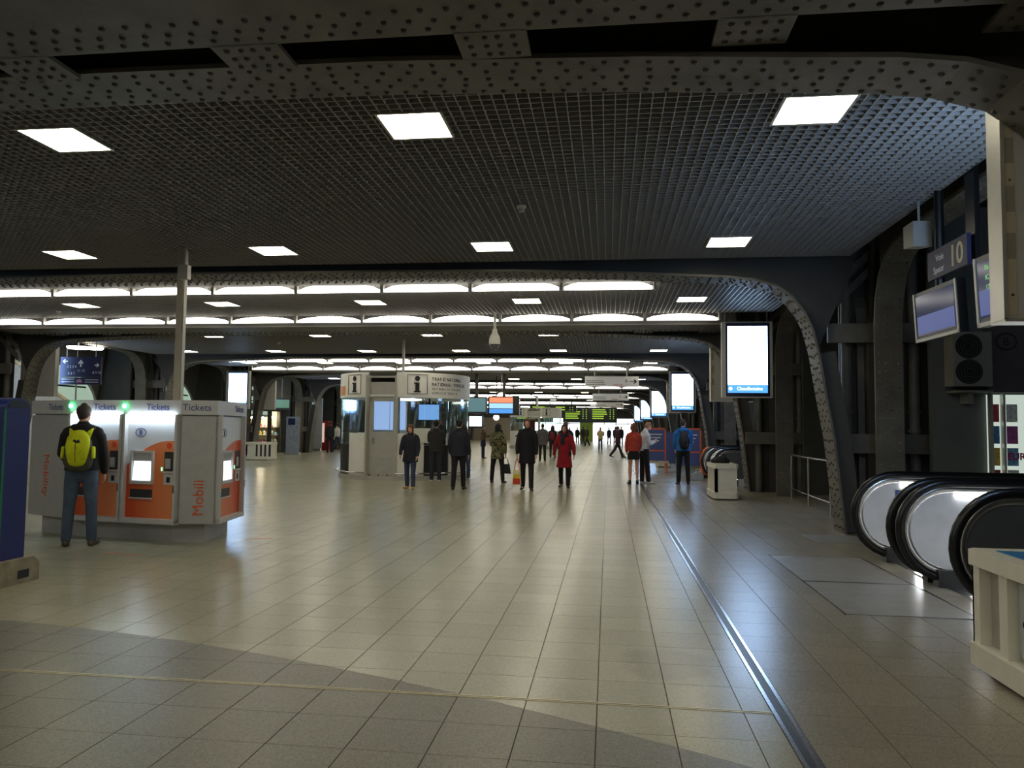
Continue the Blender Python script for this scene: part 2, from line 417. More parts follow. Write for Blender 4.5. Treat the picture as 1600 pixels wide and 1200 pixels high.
for k in range(NP):
    for me, yo in ((la, 5.58), (lb, 14.0)):
        if yo+P*k > YEND-4: continue
        o = bpy.data.objects.new('lattice', me); col.objects.link(o); o.parent = ceil; o.location = (0, P*k, 0); o['kind'] = 'stuff'
# square light panels
lp = MB().box(-.275, .275, -.275, .275, .004, .03).mesh('diffuser', light_m)
fr = MB()
for b in ((-.295, -.272, -.295, .295), (.272, .295, -.295, .295), (-.272, .272, -.295, -.272), (-.272, .272, .272, .295)): fr.box(*b, 0, .07)
fr.box(-.272, .272, -.272, .272, .03, .07)
fr = fr.mesh('frame', alu)
rowY = sorted([y+P*k for k in range(NP) for y in (6.47, 10.99, 15.81) if y+P*k < YEND-2])
rowY = [-4.06, .76]+rowY
for ri, y in enumerate(rowY, -2):
    xs = [x for x in reversed(lightX) if y < 1 or -.9*y < x < .52*y]
    for ci, x in enumerate(xs):
        rown = ordn[ri+1] if ri < 13 else ('fifteenth', 'sixteenth', 'seventeenth', 'eighteenth', 'nineteenth', 'twentieth')[ri-14 if ri > 13 else 0] if ri > 13 else 'fourteenth'
        lab = 'square recessed ceiling light, %s row ahead of the camera, %s from the left' % (rown, ordn[ci+1]) if ri >= 0 else 'square ceiling light %s the camera, %s from the left' % ('behind' if y < 0 else 'straight above', ordn[ci+1])
        o = empty('ceiling_light', (x, y, ZC-.01), lab, 'ceiling light', 'square ceiling lights')
        for me, nm in ((lp, 'diffuser'), (fr, 'frame')):
            c = bpy.data.objects.new(nm, me); col.objects.link(c); c.parent = o
# fluorescent strips in 1.7 m segments
def strip_mesh(h):
    mb = MB(); n = 12; V = []
    a = [(-.80+1.60*i/n, 0) for i in range(n+1)]
    hh = lambda i: h*(.3+.7*math.sin(math.pi*i/n)**.6)
    V = [(x, -.02, 0) for x, _ in a]+[(x, .0, hh(i)) for i, (x, _) in enumerate(a)]+[(x, .05, hh(i)) for i, (x, _) in enumerate(a)]+[(x, .05, 0) for x, _ in a]; m = n+1
    F = []
    for i in range(n): F += [(i, i+1, m+i+1, m+i), (m+i, m+i+1, 2*m+i+1, 2*m+i), (2*m+i, 2*m+i+1, 3*m+i+1, 3*m+i), (3*m+i, 3*m+i+1, i+1, i)]
    F += [(0, m, 2*m, 3*m), (n, 3*m+n, 2*m+n, m+n)]
    mb.add(V, F); return mb.mesh('tube_cover', strip_m)
sm1, sm2 = strip_mesh(.17), strip_mesh(.15)
hs = MB().box(-.85, .85, -.02, .06, .18, .24).box(-.1, -.06, .0, .03, .2, .85).box(.06, .1, .0, .03, .2, .85).box(-.85, -.82, -.03, .07, -.01, .2).box(.82, .85, -.03, .07, -.01, .2).mesh('housing', lgrey)
si = 0
for k in range(-1, NP):
    for y, z, me in ((13.85, 4.10, sm1), (17.8, 4.09, sm2)):
        Y = y+P*k
        if Y > YEND-2: continue
        si += 1
        xs = [x for x in [1.69-1.7*i for i in range(11)] if (x > -.93*Y-1 or k < 0) and (me is sm2 or x < .5)]
        xs = sorted(xs)
        for ci, x in enumerate(xs):
            o = empty('strip_light', (x, Y, z), ('fluorescent strip segment, %s strip ahead of the camera, %s segment from the left' % (ordn[si-2] if si < 17 else 'last', ordn[ci+1])) if k >= 0 else ('fluorescent strip segment %s the camera, %s from the left' % ('behind' if Y < 0 else 'just above', ordn[ci+1])), 'strip light', 'fluorescent strip segments')
            c = bpy.data.objects.new('tube_cover', me); col.objects.link(c); c.parent = o
            c = bpy.data.objects.new('housing', hs); col.objects.link(c); c.parent = o

for i, (x, y, l, r_) in enumerate(((-4.9, 9.9, .35, .5), (-6.0, 8.55, .5, -.2))):
    o = empty('tape_mark', (x, y, 0), ['short orange tape mark on the floor right of the ticket island', 'worn orange tape mark on the floor before the ticket island'][i], 'tape mark', 'orange tape marks')
    MB().obox((x, y, .0), (l*math.cos(r_), l*math.sin(r_), 0), (-.03*math.sin(r_), .03*math.cos(r_), 0), (0, 0, .002)).build('tape', mat('tape_orange', s2l(196, 104, 80), .6, var=.3, scale=20), o)

# ---------------------------------------------------------------- side walls with arches
def arch_prof(half):
    q = [(half, 0), (half, 3.2), (half-.06, 3.55), (half-.2, 3.85), (half-.45, 4.08), (half-.8, 4.2), (half-1.4, 4.26), (0, 4.3)]
    return q+[(-a, z) for a, z in reversed(q[:-1])]
def yband(mb, a, b, x0, x1):
    n = len(a); V = [(x0, y, z) for y, z in a]+[(x1, y, z) for y, z in a]+[(x0, y, z) for y, z in b]+[(x1, y, z) for y, z in b]; F = []
    for i in range(n-1): F += [(i, n+i, n+i+1, i+1), (2*n+i, 2*n+i+1, 3*n+i+1, 3*n+i), (i, i+1, 2*n+i+1, 2*n+i), (n+i, 3*n+i, 3*n+i+1, n+i+1)]
    F += [(0, 2*n, 3*n, n), (n-1, 2*n-1, 4*n-1, 3*n-1)]
    mb.add(V, F)
def make_arch(half, side):
    """riveted arch frame between two portals in the side wall plane; side=1 right, -1 left"""
    root = empty('side_arch', (0, 0, 0), kind='structure')
    pr = arch_prof(half); x0, x1 = (3.98, 4.38) if side > 0 else (mir(4.38), mir(3.98))
    mb = MB(); yband(mb, pr, offs(pr, .05), x0, x1); mb.build('flange', steel_paint, root)
    o = offs(pr, .05); mb = MB(); xm = (x0+x1)/2
    n0 = 2
    up = [(y, 4.96) for y, z in o]
    core = o[1:-1]; ups = [(half+.35, 4.96)]+[(y, 4.96) for y, z in core[1:-1]]+[(-half-.35, 4.96)]
    yband(mb, core, ups, xm-.03, xm+.03)
    for s in (1, -1): mb.obox((xm-.1, s*(half+.05), 0), (.2, 0, 0), (0, s*.22, 0), (0, 0, 3.3))
    mb.build('web', steel_dark, root)
    rv = MB()
    for j, f in enumerate((.06, .16, .24, .34)):
        for p, t in along(pr, .12 if j % 2 else .14):
            nrm = (0, t.y, -t.x) if (t.y*(0-p.x)-t.x*(1.5-p.y)) > 0 else (0, -t.y, t.x)
            rivet(rv, (x0+f, p.x, p.y), nrm)
    rv.build('rivets', steel_paint, root, kind='stuff')
    return root
HA, HB = 3.3, 3.0
archs = {}
for side in (1, -1):
    for half, yc, nm in ((HA, 8.68, 'wide'), (HB, 15.85, 'narrow')):
        base = make_arch(half, side)
        first = True
        for k in range(NP):
            if side > 0 and k > 3: continue
            Y = yc+P*k
            if Y > YEND-4: continue
            o = base if first else copy_tree(base); first = False
            o.location = (0, Y, 0)
            o['label'] = '%s %s riveted arch in the %s wall of the concourse' % (ordn[k+1], nm, 'right' if side > 0 else 'left')
dark_wall = mat('dark_green_grey_wall', s2l(88, 90, 86), .7, var=.12, scale=2)
# piers: struts, pipes and backing between each pair of arches (right and left)
def make_pier(side, L):
    root = empty('wall_pier', (0, 0, 0), kind='structure')
    X = (lambda x: x) if side > 0 else mir
    def bx(mb, a, b, *r): mb.box(min(X(a), X(b)), max(X(a), X(b)), *r); return mb
    bx(MB(), 3.75, 5.2, L, L+.06, 0, 4.95).build('backing', steel_dark, root)
    for z0 in (1.22, 2.96):
        bx(MB(), 3.45, 5.0, L-.45, L-.38, z0, z0+.30).build('strut', steel_paint, root)
    for x, r_ in ((3.82, .085), (4.85, .08)):
        p = MB().tube([(X(x), L-.12, 0), (X(x), L-.12, 4.9)], r_, 14).build('drain_pipe', steel_paint, root, smooth=True)
        for z in (1.55, 1.85): MB().tube([(X(x), L-.12, z), (X(x), L-.12, z+.05)], r_+.025, 14).build('pipe_collar', steel_paint, p, smooth=True)
    for d in (0, .55):
        MB().obox((X(3.5), L-.2, 3.4+d*.5), (X(4.4)-X(3.5), 0, .9), (0, .06, 0), (0, 0, .16)).build('diagonal', steel_paint, root)
    return root
for side in (1, -1):
    a = make_pier(side, 12.95); b = None
    for k in range(NP if side < 0 else 4):
        for y in (0, 7.3):
            if 12.95+y+P*k > YEND-3: continue
            o = a if (k == 0 and y == 0) else copy_tree(a); o.location = (0, y+P*k, 0)
            o['label'] = '%s dark wall pier with struts and drain pipes on the %s side' % (ordn[2*k+(1 if y == 0 else 2)] if 2*k+2 < 15 else 'last', 'right' if side > 0 else 'left')
# right: side halls behind the arches
wr = tag(MB().box(12, 12.2, -6, YEND, 0, 5).build('wall_right', dark_wall), 'dark far wall of the right side halls', kind='structure')
side_w = MB()
for k in range(4):
    for y in (12.06, 19.6): side_w.box(4.8, 12, y+P*k, y+.12+P*k, 0, 4.95)
side_w.box(4.8, 12, 4.5, 4.62, 0, 4.95)
side_w.build('partition', dark_wall, wr)
wl = tag(MB().box(-26.2, -26, -6, YEND, 0, 5).build('wall_left', dark_wall), 'dark far wall of the left side halls', kind='structure')
wp = MB()
for k in range(NP):
    for y in (12.3, 19.3):
        if y+P*k < YEND-2: wp.box(-26, mir(4.8), y+P*k, y+.12+P*k, 0, 4.95)
wp.build('partition', dark_wall, wl)
wb = tag(MB().box(-26, 12, -6.2, -6, 0, 5).build('wall_back', dark_wall), 'dark wall behind the camera', kind='structure')

# ---------------------------------------------------------------- left lunettes: glazed half-round windows inside the arches
pane_m = emis('lit_greenish_pane', (.62, .85, .66), .4)
pane_b = emis('lit_bluish_pane', (.55, .7, .95), .5)
mull = mat('window_mullion', s2l(120, 124, 118), .5, var=.05)
def lunette(n, yc, half, x, z0, side, pm, top=3.72, nv=5):
    root = empty('window_%d' % n, (x, yc, z0), 'glazed half-round window number %d with lit panes along the %s side' % (n, 'left' if side < 0 else 'right'), None, kind='structure')
    H = top-z0
    def hh(y): return H*math.sqrt(max(0, 1-(y/half)**2))
    ys = np.linspace(-half, half, nv+1)
    for i in range(nv):
        a, b = ys[i]+.03, ys[i+1]-.03
        for (l0, l1) in ((0, .45), (.49, 1)):
            pts = []
            q = np.linspace(a, b, 6)
            lo = [(y, min(l0*H, hh(y))) for y in q]; hi = [(y, min(l1*H, hh(y))) for y in q]
            if max(h[1]-l[1] for l, h in zip(lo, hi)) < .08: continue
            poly = lo+[h for h, l in zip(reversed(hi), reversed(lo)) if h[1]-l[1] > .002]
            MB().prism([(x, yc+y, z0+z) for y, z in poly], (.03*side, 0, 0)).build('pane', pm, root)
    arc = [(x-.02*side, yc+half*math.cos(t), z0+H*math.sin(t)) for t in np.linspace(0, math.pi, 25)]
    MB().tube(arc, .05, 8).build('frame', mull, root)
    MB().box(x-.04, x+.04, yc-half, yc+half, z0-.12, z0).build('sill', mull, root)
    for y in ys[1:-1]: MB().box(x-.03, x+.03, yc+y-.02, yc+y+.02, z0, z0+hh(y)).build('mullion', mull, root)
    return root
nwin = 0
for k in range(1, 6):
    for yc, half in ((8.68, 2.75), (15.85, 2.4)):
        nwin += 1
        lunette(nwin, yc+P*k, half, -19.2, 2.15 if k < 3 else 1.9, -1, pane_m if k < 3 or half < 2.5 else pane_b)
# wall under and round the lunettes
for k in range(1, 6):
    for yc, half in ((8.68, 3.3), (15.85, 3.0)):
        mb = MB(); Y = yc+P*k; h2 = half-.55; z0 = 2.0 if k < 3 else 1.75
        if k == 2 and half > 3.1:
            mb.box(-19.35, -19.23, Y-half, Y-1.0, 0, z0)
        elif not (k >= 2): mb.box(-19.35, -19.23, Y-half, Y+half, 0, z0)
        n = 24
        for i in range(n):
            t0, t1 = math.pi*i/n, math.pi*(i+1)/n
            p = [(h2*math.cos(t), (3.77-z0)*math.sin(t)+z0) for t in (t0, t1)]
            mb.prism([(-19.35, Y+p[0][0], p[0][1]), (-19.35, Y+p[1][0], p[1][1]), (-19.35, Y+p[1][0]*1.25, 4.95), (-19.35, Y+p[0][0]*1.25, 4.95)], (.12, 0, 0))
        mb.build('arch_infill', steel_dark, wl)

# unseen glowing panes added to light the right side halls; no real windows
for n, yc in enumerate((8.4, 23.5, 38.5)):
    r_ = empty('window_%d' % (nwin+1+n), (11.9, yc, 1.6), 'added unseen wall of glowing panes in right side hall number %d' % (n+1), None, kind='structure')
    for i in range(4):
        for j in range(2): MB().box(11.88, 11.92, yc-2.6+i*1.3+.03, yc-1.3+i*1.3-.03, 1.7+j*1.45+.03, 3.15+j*1.45-.03).build('pane', emis('added_glow_pane', (.7, .85, 1.0), L_GLOW), r_)
    MB().box(11.93, 11.99, yc-2.65, yc+2.65, 1.65, 4.65).build('frame', mull, r_)

# ---------------------------------------------------------------- far end of the hall
endw = empty('wall_end', (XC, YEND, 0), 'far end wall with bright glazed entrance doors', None, kind='structure')
MB().box(-26, 12, YEND, YEND+.3, 2.9, 5).build('lintel', steel_dark, endw)
MB().box(-26, -11, YEND, YEND+.3, 0, 2.9).build('side_wall', mat('beige_wall', s2l(170, 158, 140), .7), endw)
MB().box(4, 12, YEND, YEND+.3, 0, 2.9).build('side_wall', dark_wall, endw)
MB().box(-11, 4, YEND+2.2, YEND+2.3, -.1, 3.2).build('daylight', emis('far_daylight', (.9, .95, 1), 3.0), endw)
for i, x in enumerate(np.arange(-11, 4.1, 1.5)):
    MB().box(x-.05, x+.05, YEND-.02, YEND+.1, 0, 2.9).build('door_post', mull, endw)
MB().box(-11, 4, YEND-.02, YEND+.08, 2.2, 2.3).build('transom', mull, endw)
MB().box(-3.6, -1.9, YEND-.4, YEND-.3, 0, 2.9).build('green_panel', mat('lime_panel', s2l(130, 160, 50), .6), endw)

# ---------------------------------------------------------------- escalators
panel_s = mat('balustrade_steel', (.76, .76, .77), .42, metal=.25, var=.06, scale=6)
panel_d = mat('balustrade_dark', s2l(86, 86, 82), .4, metal=.4, var=.08, scale=4)
skirt_l = emis('skirt_light', (.95, .98, 1), 40.0)
step_m = mat('escalator_step', s2l(96, 96, 98), .4, metal=.7, var=.1)
RISE = R(30)
def esc_line(z, x_end=5.6, up=3.6):
    return [(x_end, z), (x_end+.3, z+.05), (x_end+.6, z+.2), (x_end+up/math.tan(RISE), z+up-.1)]
def balustrade(root, y, inner):
    """newel with rounded end at x=3.0, panel, handrail loop; inner: side (+1/-1) on which the lit passage lies"""
    cx, cz, rad = 3.44, .56, .42
    arc = [(cx-rad*math.sin(t), cz-rad*math.cos(t)) for t in np.linspace(.15, math.pi, 16)]
    top = [(a, b) for a, b in esc_line(cz+rad)]
    low = [(top[-1][0], top[-1][1]-.75), (5.6+.6, .25), (5.6, .2), (3.5, .18)]
    pl = arc+top
    poly = [(x, y-.012, z) for x, z in arc]+[(x, y-.012, z) for x, z in top]+[(x, y-.012, z) for x, z in low]
    b = MB().prism(poly, (0, .024, 0)).build('balustrade', panel_s if inner else panel_d, root)
    MB().tube([(x, y, z) for x, z in [(a+(a-cx)*.0, b_) for a, b_ in pl]], .045, 10, ry=.032, hint=(0, 1, 0)).build('trim_rail', chrome, b, smooth=True)
    hr = [(cx+(x-cx)*(1+.13), cz+(z-cz)*(1+.13)) for x, z in arc]+[(x, z+.055) for x, z in top]
    MB().tube([(x, y, z) for x, z in hr], .05, 12, ry=.042, hint=(0, 1, 0)).build('handrail', rubber, root, smooth=True)
    MB().box(3.30, 3.62, y-.07, y+.07, 0, .17).build('newel_base', black_p, root)
    MB().box(3.62, 5.6, y-.06, y+.06, 0, .2).build('skirt', lgrey, root)
    if inner: MB().box(3.5, 5.5, y+inner*.03, y+inner*.05, cz+rad-.075, cz+rad-.06).build('under_rail_light', emis('rail_light', (.95, .97, 1), 9.), root)
    if inner: MB().box(3.64, 4.5, y+inner*.062, y+inner*.075, .03, .17).build('skirt_light', skirt_l, root)
def escalator(y0, y1, label):
    root = empty('escalator', (3.3, (y0+y1)/2, 0), label, 'escalator', 'escalators of the right side halls')
    balustrade(root, y1, -1); balustrade(root, y0, 0 if y0 in DARKS else 0)
    MB().box(3.35, 5.6, y0+.07, y1-.07, 0, .012).build('comb_plate', chrome, root)
    for i in range(14):
        MB().box(5.6+i*.4, 6.0+i*.4, y0+.09, y1-.09, max(0, i*.23-.25), .05+i*.23).build('step', step_m, root)
    return root
DARKS = ()
for k, nm in ((0, 'near'), (1, 'far')):
    escalator(8.55+P*k, 9.73+P*k, '%s escalator with bright steel side, left of the %s pair' % ('nearest-bay' if k == 0 else 'distant', nm))
    escalator(7.05+P*k, 8.28+P*k, '%s escalator, the one closer to the camera in the %s pair' % ('nearest-bay' if k == 0 else 'distant', nm))
ns = empty('notice_sticker', (3.65, 9.715, .75), 'blue and white pictogram notice on the steel escalator side', 'notice')
MB().box(3.42, 3.88, 9.712, 9.717, .60, .88).build('sheet', white_p, ns)
for i in range(4):
    for j in range(2): MB().box(3.43+i*.112, 3.525+i*.112, 9.709, 9.7135, .615+j*.13, .73+j*.13).build('pictogram', blue_ink, ns)
# escalator that climbs inside the narrow bay on the right
er = empty('escalator', (4.6, 15.6, 0), 'escalator climbing behind the handrail in the narrow right bay', 'escalator', 'escalators of the right side halls')
for y in (14.6, 16.4):
    MB().prism([(4.9, y, 0), (9.5, y, 2.7), (9.5, y, 3.6), (8.9, y, 3.3), (4.9, y, .95)], (0, .05, 0)).build('balustrade', panel_s, er)
    MB().tube([(4.85, y+.02, .97), (9.5, y+.02, 3.66)], .05, 10).build('handrail', rubber, er, smooth=True)
MB().prism([(4.9, 14.7, 0), (9.5, 14.7, 2.7), (9.5, 14.7, 2.2), (5.6, 14.7, 0)], (0, 1.7, 0)).build('step_band', step_m, er)
# steel handrails
def rail_barrier(pts, label, zt=1.0, mid=.5):
    o = empty('handrail_barrier', (*pts[0], 0), label, 'railing')
    MB().tube([(x, y, zt) for x, y in pts], .024, 10).build('top_rail', chrome, o, smooth=True)
    MB().tube([(x, y, mid*.45) for x, y in pts], .016, 8).build('lower_rail', chrome, o, smooth=True)
    for x, y in pts:
        p = MB().tube([(x, y, 0), (x, y, zt)], .022, 10).build('post', chrome, o, smooth=True)
        MB().tube([(x, y, 0), (x, y, .012)], .05, 12).build('base_plate', chrome, p, smooth=True)
rail_barrier([(4.25, 18.5), (4.15, 16.6), (4.12, 14.9)], 'steel handrail barrier by the narrow right arch')
rail_barrier([(3.95, 11.2), (4.3, 10.3)], 'short steel handrail behind the nearest escalators')

# ---------------------------------------------------------------- poster screens
def poster_screen(x0, x1, y, z0, z1, label, logo=True, face=-1):
    """portrait screen; face -1 looks towards the camera end, +1 down the hall"""
    o = empty('poster_screen', ((x0+x1)/2, y, z0), label, 'display screen', 'hanging poster screens')
    def bx(a, b, d0, d1, q0, q1): return MB().box(a, b, min(y-face*d0*-1, y-face*d1*-1), max(y-face*d0*-1, y-face*d1*-1), q0, q1)
    bx(x0, x1, 0, -.16, z0, z1).build('housing', lgrey, o)
    bx(x0+.085, x1-.065, .008, -.002, z0+.03, z1-.02).build('bezel', mat('screen_bezel', s2l(16, 20, 44), .3, var=0), o)
    bx(x0+.125, x1-.115, .012, .006, z0+.29, z1-.1).build('screen', screen_white, o)
    bx(x0+.125, x1-.115, .012, .006, z0+.11, z0+.285).build('screen_footer', screen_blue, o)
    wt = emis('screen_text', (1, 1, 1), 2.)
    if logo:
        text('lettering', 'Chaudfontaine', .115, ((x0+x1)/2+.05, y-.014, z0+.17), (1, 0, 0), (0, 0, 1), wt, o, depth=.001, sx=.82*(x1-x0)/1.1)
        MB().box(x0+.16, x0+.21, y-.0155, y-.0125, z0+.17, z0+.24).box(x0+.145, x0+.225, y-.0155, y-.0125, z0+.19, z0+.215).build('emblem', wt, o)
    for x in (x0+.1, x1-.1): MB().tube([(x, y-face*.08, z1), (x, y-face*.08, 4.95)], .025, 8).build('hanger', steel_dark, o, smooth=True)
    return o
for k in range(-1, 5):
    Y = 17.6+P*k; w_ = 'beside the camera' if k < 0 else '%s from the camera' % ordn[k+1]
    if k >= 0: poster_screen(2.55, 3.66, Y, 2.29, 4.01, 'bright white poster screen hanging on the right, %s' % w_)
    if k < 2:
        bs_ = poster_screen(2.69, 3.80, 5.72+P*(k+1), 2.34, 4.02, 'poster screen on the right turned away down the hall, %s' % ordn[k+2], False, 1)
        Yb = 5.56+P*(k+1)
        MB().box(2.685, 2.712, Yb-.02, Yb+.17, 2.33, 4.03).build('edge_profile', alu, bs_)
        MB().box(2.712, 2.778, Yb-.006, Yb, 2.36, 4.02).build('back_strip', mat('cabinet_beige', s2l(176, 166, 140), .5, var=.05), bs_)
        for z in (2.75, 3.08, 3.42, 3.75): MB().box(2.715, 2.776, Yb-.009, Yb-.005, z, z+.18).build('band', mat('cabinet_band', s2l(140, 134, 116), .5, var=.05), bs_)
        MB().box(2.69, 3.8, Yb-.02, Yb+.18, 2.315, 2.34).build('bottom_plate', alu, bs_)
        for z in (2.5, 3.3): MB().tube([(2.745, Yb-.006, z), (2.745, Yb-.016, z)], .009, 8).build('screw', chrome, bs_)
for k in range(-1, 3):
    w_ = 'beside the camera' if k < 0 else '%s from the camera' % ordn[k+1]
    if k >= 0: poster_screen(mir(3.66), mir(2.55), 17.6+P*k, 2.29, 4.01, 'bright white poster screen hanging on the left, %s' % w_)
    if k < 2: poster_screen(mir(3.8), mir(2.69), 5.72+P*(k+1), 2.34, 4.02, 'poster screen on the left turned away down the hall, %s' % ordn[k+2], False, 1)

# ================================================================ TICKET MACHINES
def frame(o, a, b):
    """local frame: u runs a->b along a face, n points outwards (towards smaller y for a left-to-right face), origin a"""
    a, b = Vector((*a, 0)), Vector((*b, 0)); u = (b-a).normalized(); n = Vector((u.y, -u.x, 0)); return a, u, n, (b-a).length
def fbox(mb, fr_, u0, u1, n0, n1, z0, z1, mi=0):
    a, u, n, _ = fr_; mb.obox(a+u*u0+n*n0+Vector((0, 0, z0)), u*(u1-u0), n*(n1-n0), Vector((0, 0, z1-z0)), mi); return mb
def fpoly(mb, fr_, pts, n0, n1, mi=0):
    a, u, n, _ = fr_; mb.prism([a+u*p+n*n0+Vector((0, 0, z)) for p, z in pts], n*(n1-n0), mi); return mb
def fpt(fr_, u_, n_, z): a, u, n, _ = fr_; return a+u*u_+n*n_+Vector((0, 0, z))
orange_g = bpy.data.materials.new('orange_print'); orange_g.use_nodes = True
def grad_print(m, c0, c1, axis='X', rough=.4):
    """printed colour gradient across the panel"""
    nt = m.node_tree; b = nt.nodes['Principled BSDF']; tc = nt.nodes.new('ShaderNodeTexCoord'); sp = nt.nodes.new('ShaderNodeSeparateXYZ'); nt.links.new(tc.outputs['Generated'], sp.inputs[0])
    mx = nt.nodes.new('ShaderNodeMix'); mx.data_type = 'RGBA'; mx.inputs[6].default_value = (*c0, 1); mx.inputs[7].default_value = (*c1, 1)
    nt.links.new(sp.outputs[axis], mx.inputs[0]); nt.links.new(mx.outputs[2], b.inputs['Base Color']); b.inputs['Roughness'].default_value = rough
grad_print(orange_g, s2l(214, 78, 32), s2l(238, 150, 96))
kgrey = mat('kiosk_grey', s2l(178, 178, 176), .45, metal=0., var=.05)
kgrey2 = mat('kiosk_grey_light', s2l(202, 202, 200), .4, metal=0., var=.04)
PT = [(-8.22, 9.98), (-7.33, 9.60), (-5.55, 9.34), (-5.10, 9.45), (-5.28, 10.62), (-5.9, 11.3), (-7.9, 11.3)]
isl = empty('ticket_island', (-6.6, 10.4, 0), 'grey ticket machine island with Tickets header band and Mobility panels', 'ticket kiosk')
def inset(poly, d):
    c = Vector((sum(p[0] for p in poly)/len(poly), sum(p[1] for p in poly)/len(poly))); out = []
    for p in poly:
        v = Vector(p)-c; out.append(tuple(c+v*(1-d/v.length)))
    return out
MB().prism([(x, y, 0) for x, y in inset(PT, .22)], (0, 0, .34)).build('plinth', kgrey, isl)
MB().prism([(x, y, .25) for x, y in inset(PT, .06)], (0, 0, 1.43)).build('body', kgrey, isl)
MB().prism([(x, y, 1.68) for x, y in PT], (0, 0, .19)).build('header', kgrey2, isl)
fL, fF, fC, fS = frame(0, PT[0], PT[1]), frame(0, PT[1], PT[2]), frame(0, PT[2], PT[3]), frame(0, PT[3], PT[4])
# corner panels with vertical words
for fr_, wd, nm in ((fL, 'Mobility', 'l'), (fC, 'Mobility', 'r')):
    L = fr_[3]
    fbox(MB(), fr_, .02, L-.02, -.05, .0, .26, 1.66).build('corner_panel', kgrey, isl)
text('lettering', 'Mobility', .18, fpt(fL, fL[3]*.4, .004, 1.12), (0, 0, -1), fL[1], orange_ink, isl, align='LEFT')
text('lettering', 'Mobili', .19, fpt(fC, fC[3]*.68, .004, .36), (0, 0, 1), -fC[1], orange_ink, isl, align='LEFT')
for fr_, uu_ in ((fL, .62), (fF, .58), (fF, 1.44), (fC, .2), (fS, .85)):
    text('lettering', 'Tickets', .125, fpt(fr_, uu_, .003, 1.735), fr_[1], (0, 0, 1), blue_ink, isl, depth=.0015)
fbox(MB(), fF, .905, .925, -.02, .006, 1.68, 1.87).build('seam', kgrey, isl)
for u_ in (.02, .91):
    a = fpt(fF, u_, .012, 1.79); MB().lathe((a.x, a.y, a.z-.03), [(0, 0), (.018, .008), (.026, .03), (.018, .052), (0, .06)], 12).build('status_lamp', emis('green_led', (.05, 1, .25), 22), isl, smooth=True)
tube_m = emis('machine_tube', (.75, .88, 1), 20.)
mach_scr = emis('machine_screen', (.84, .93, 1), 1.5)
slot_m = mat('slot_dark', s2l(52, 50, 50), .5, var=.05)
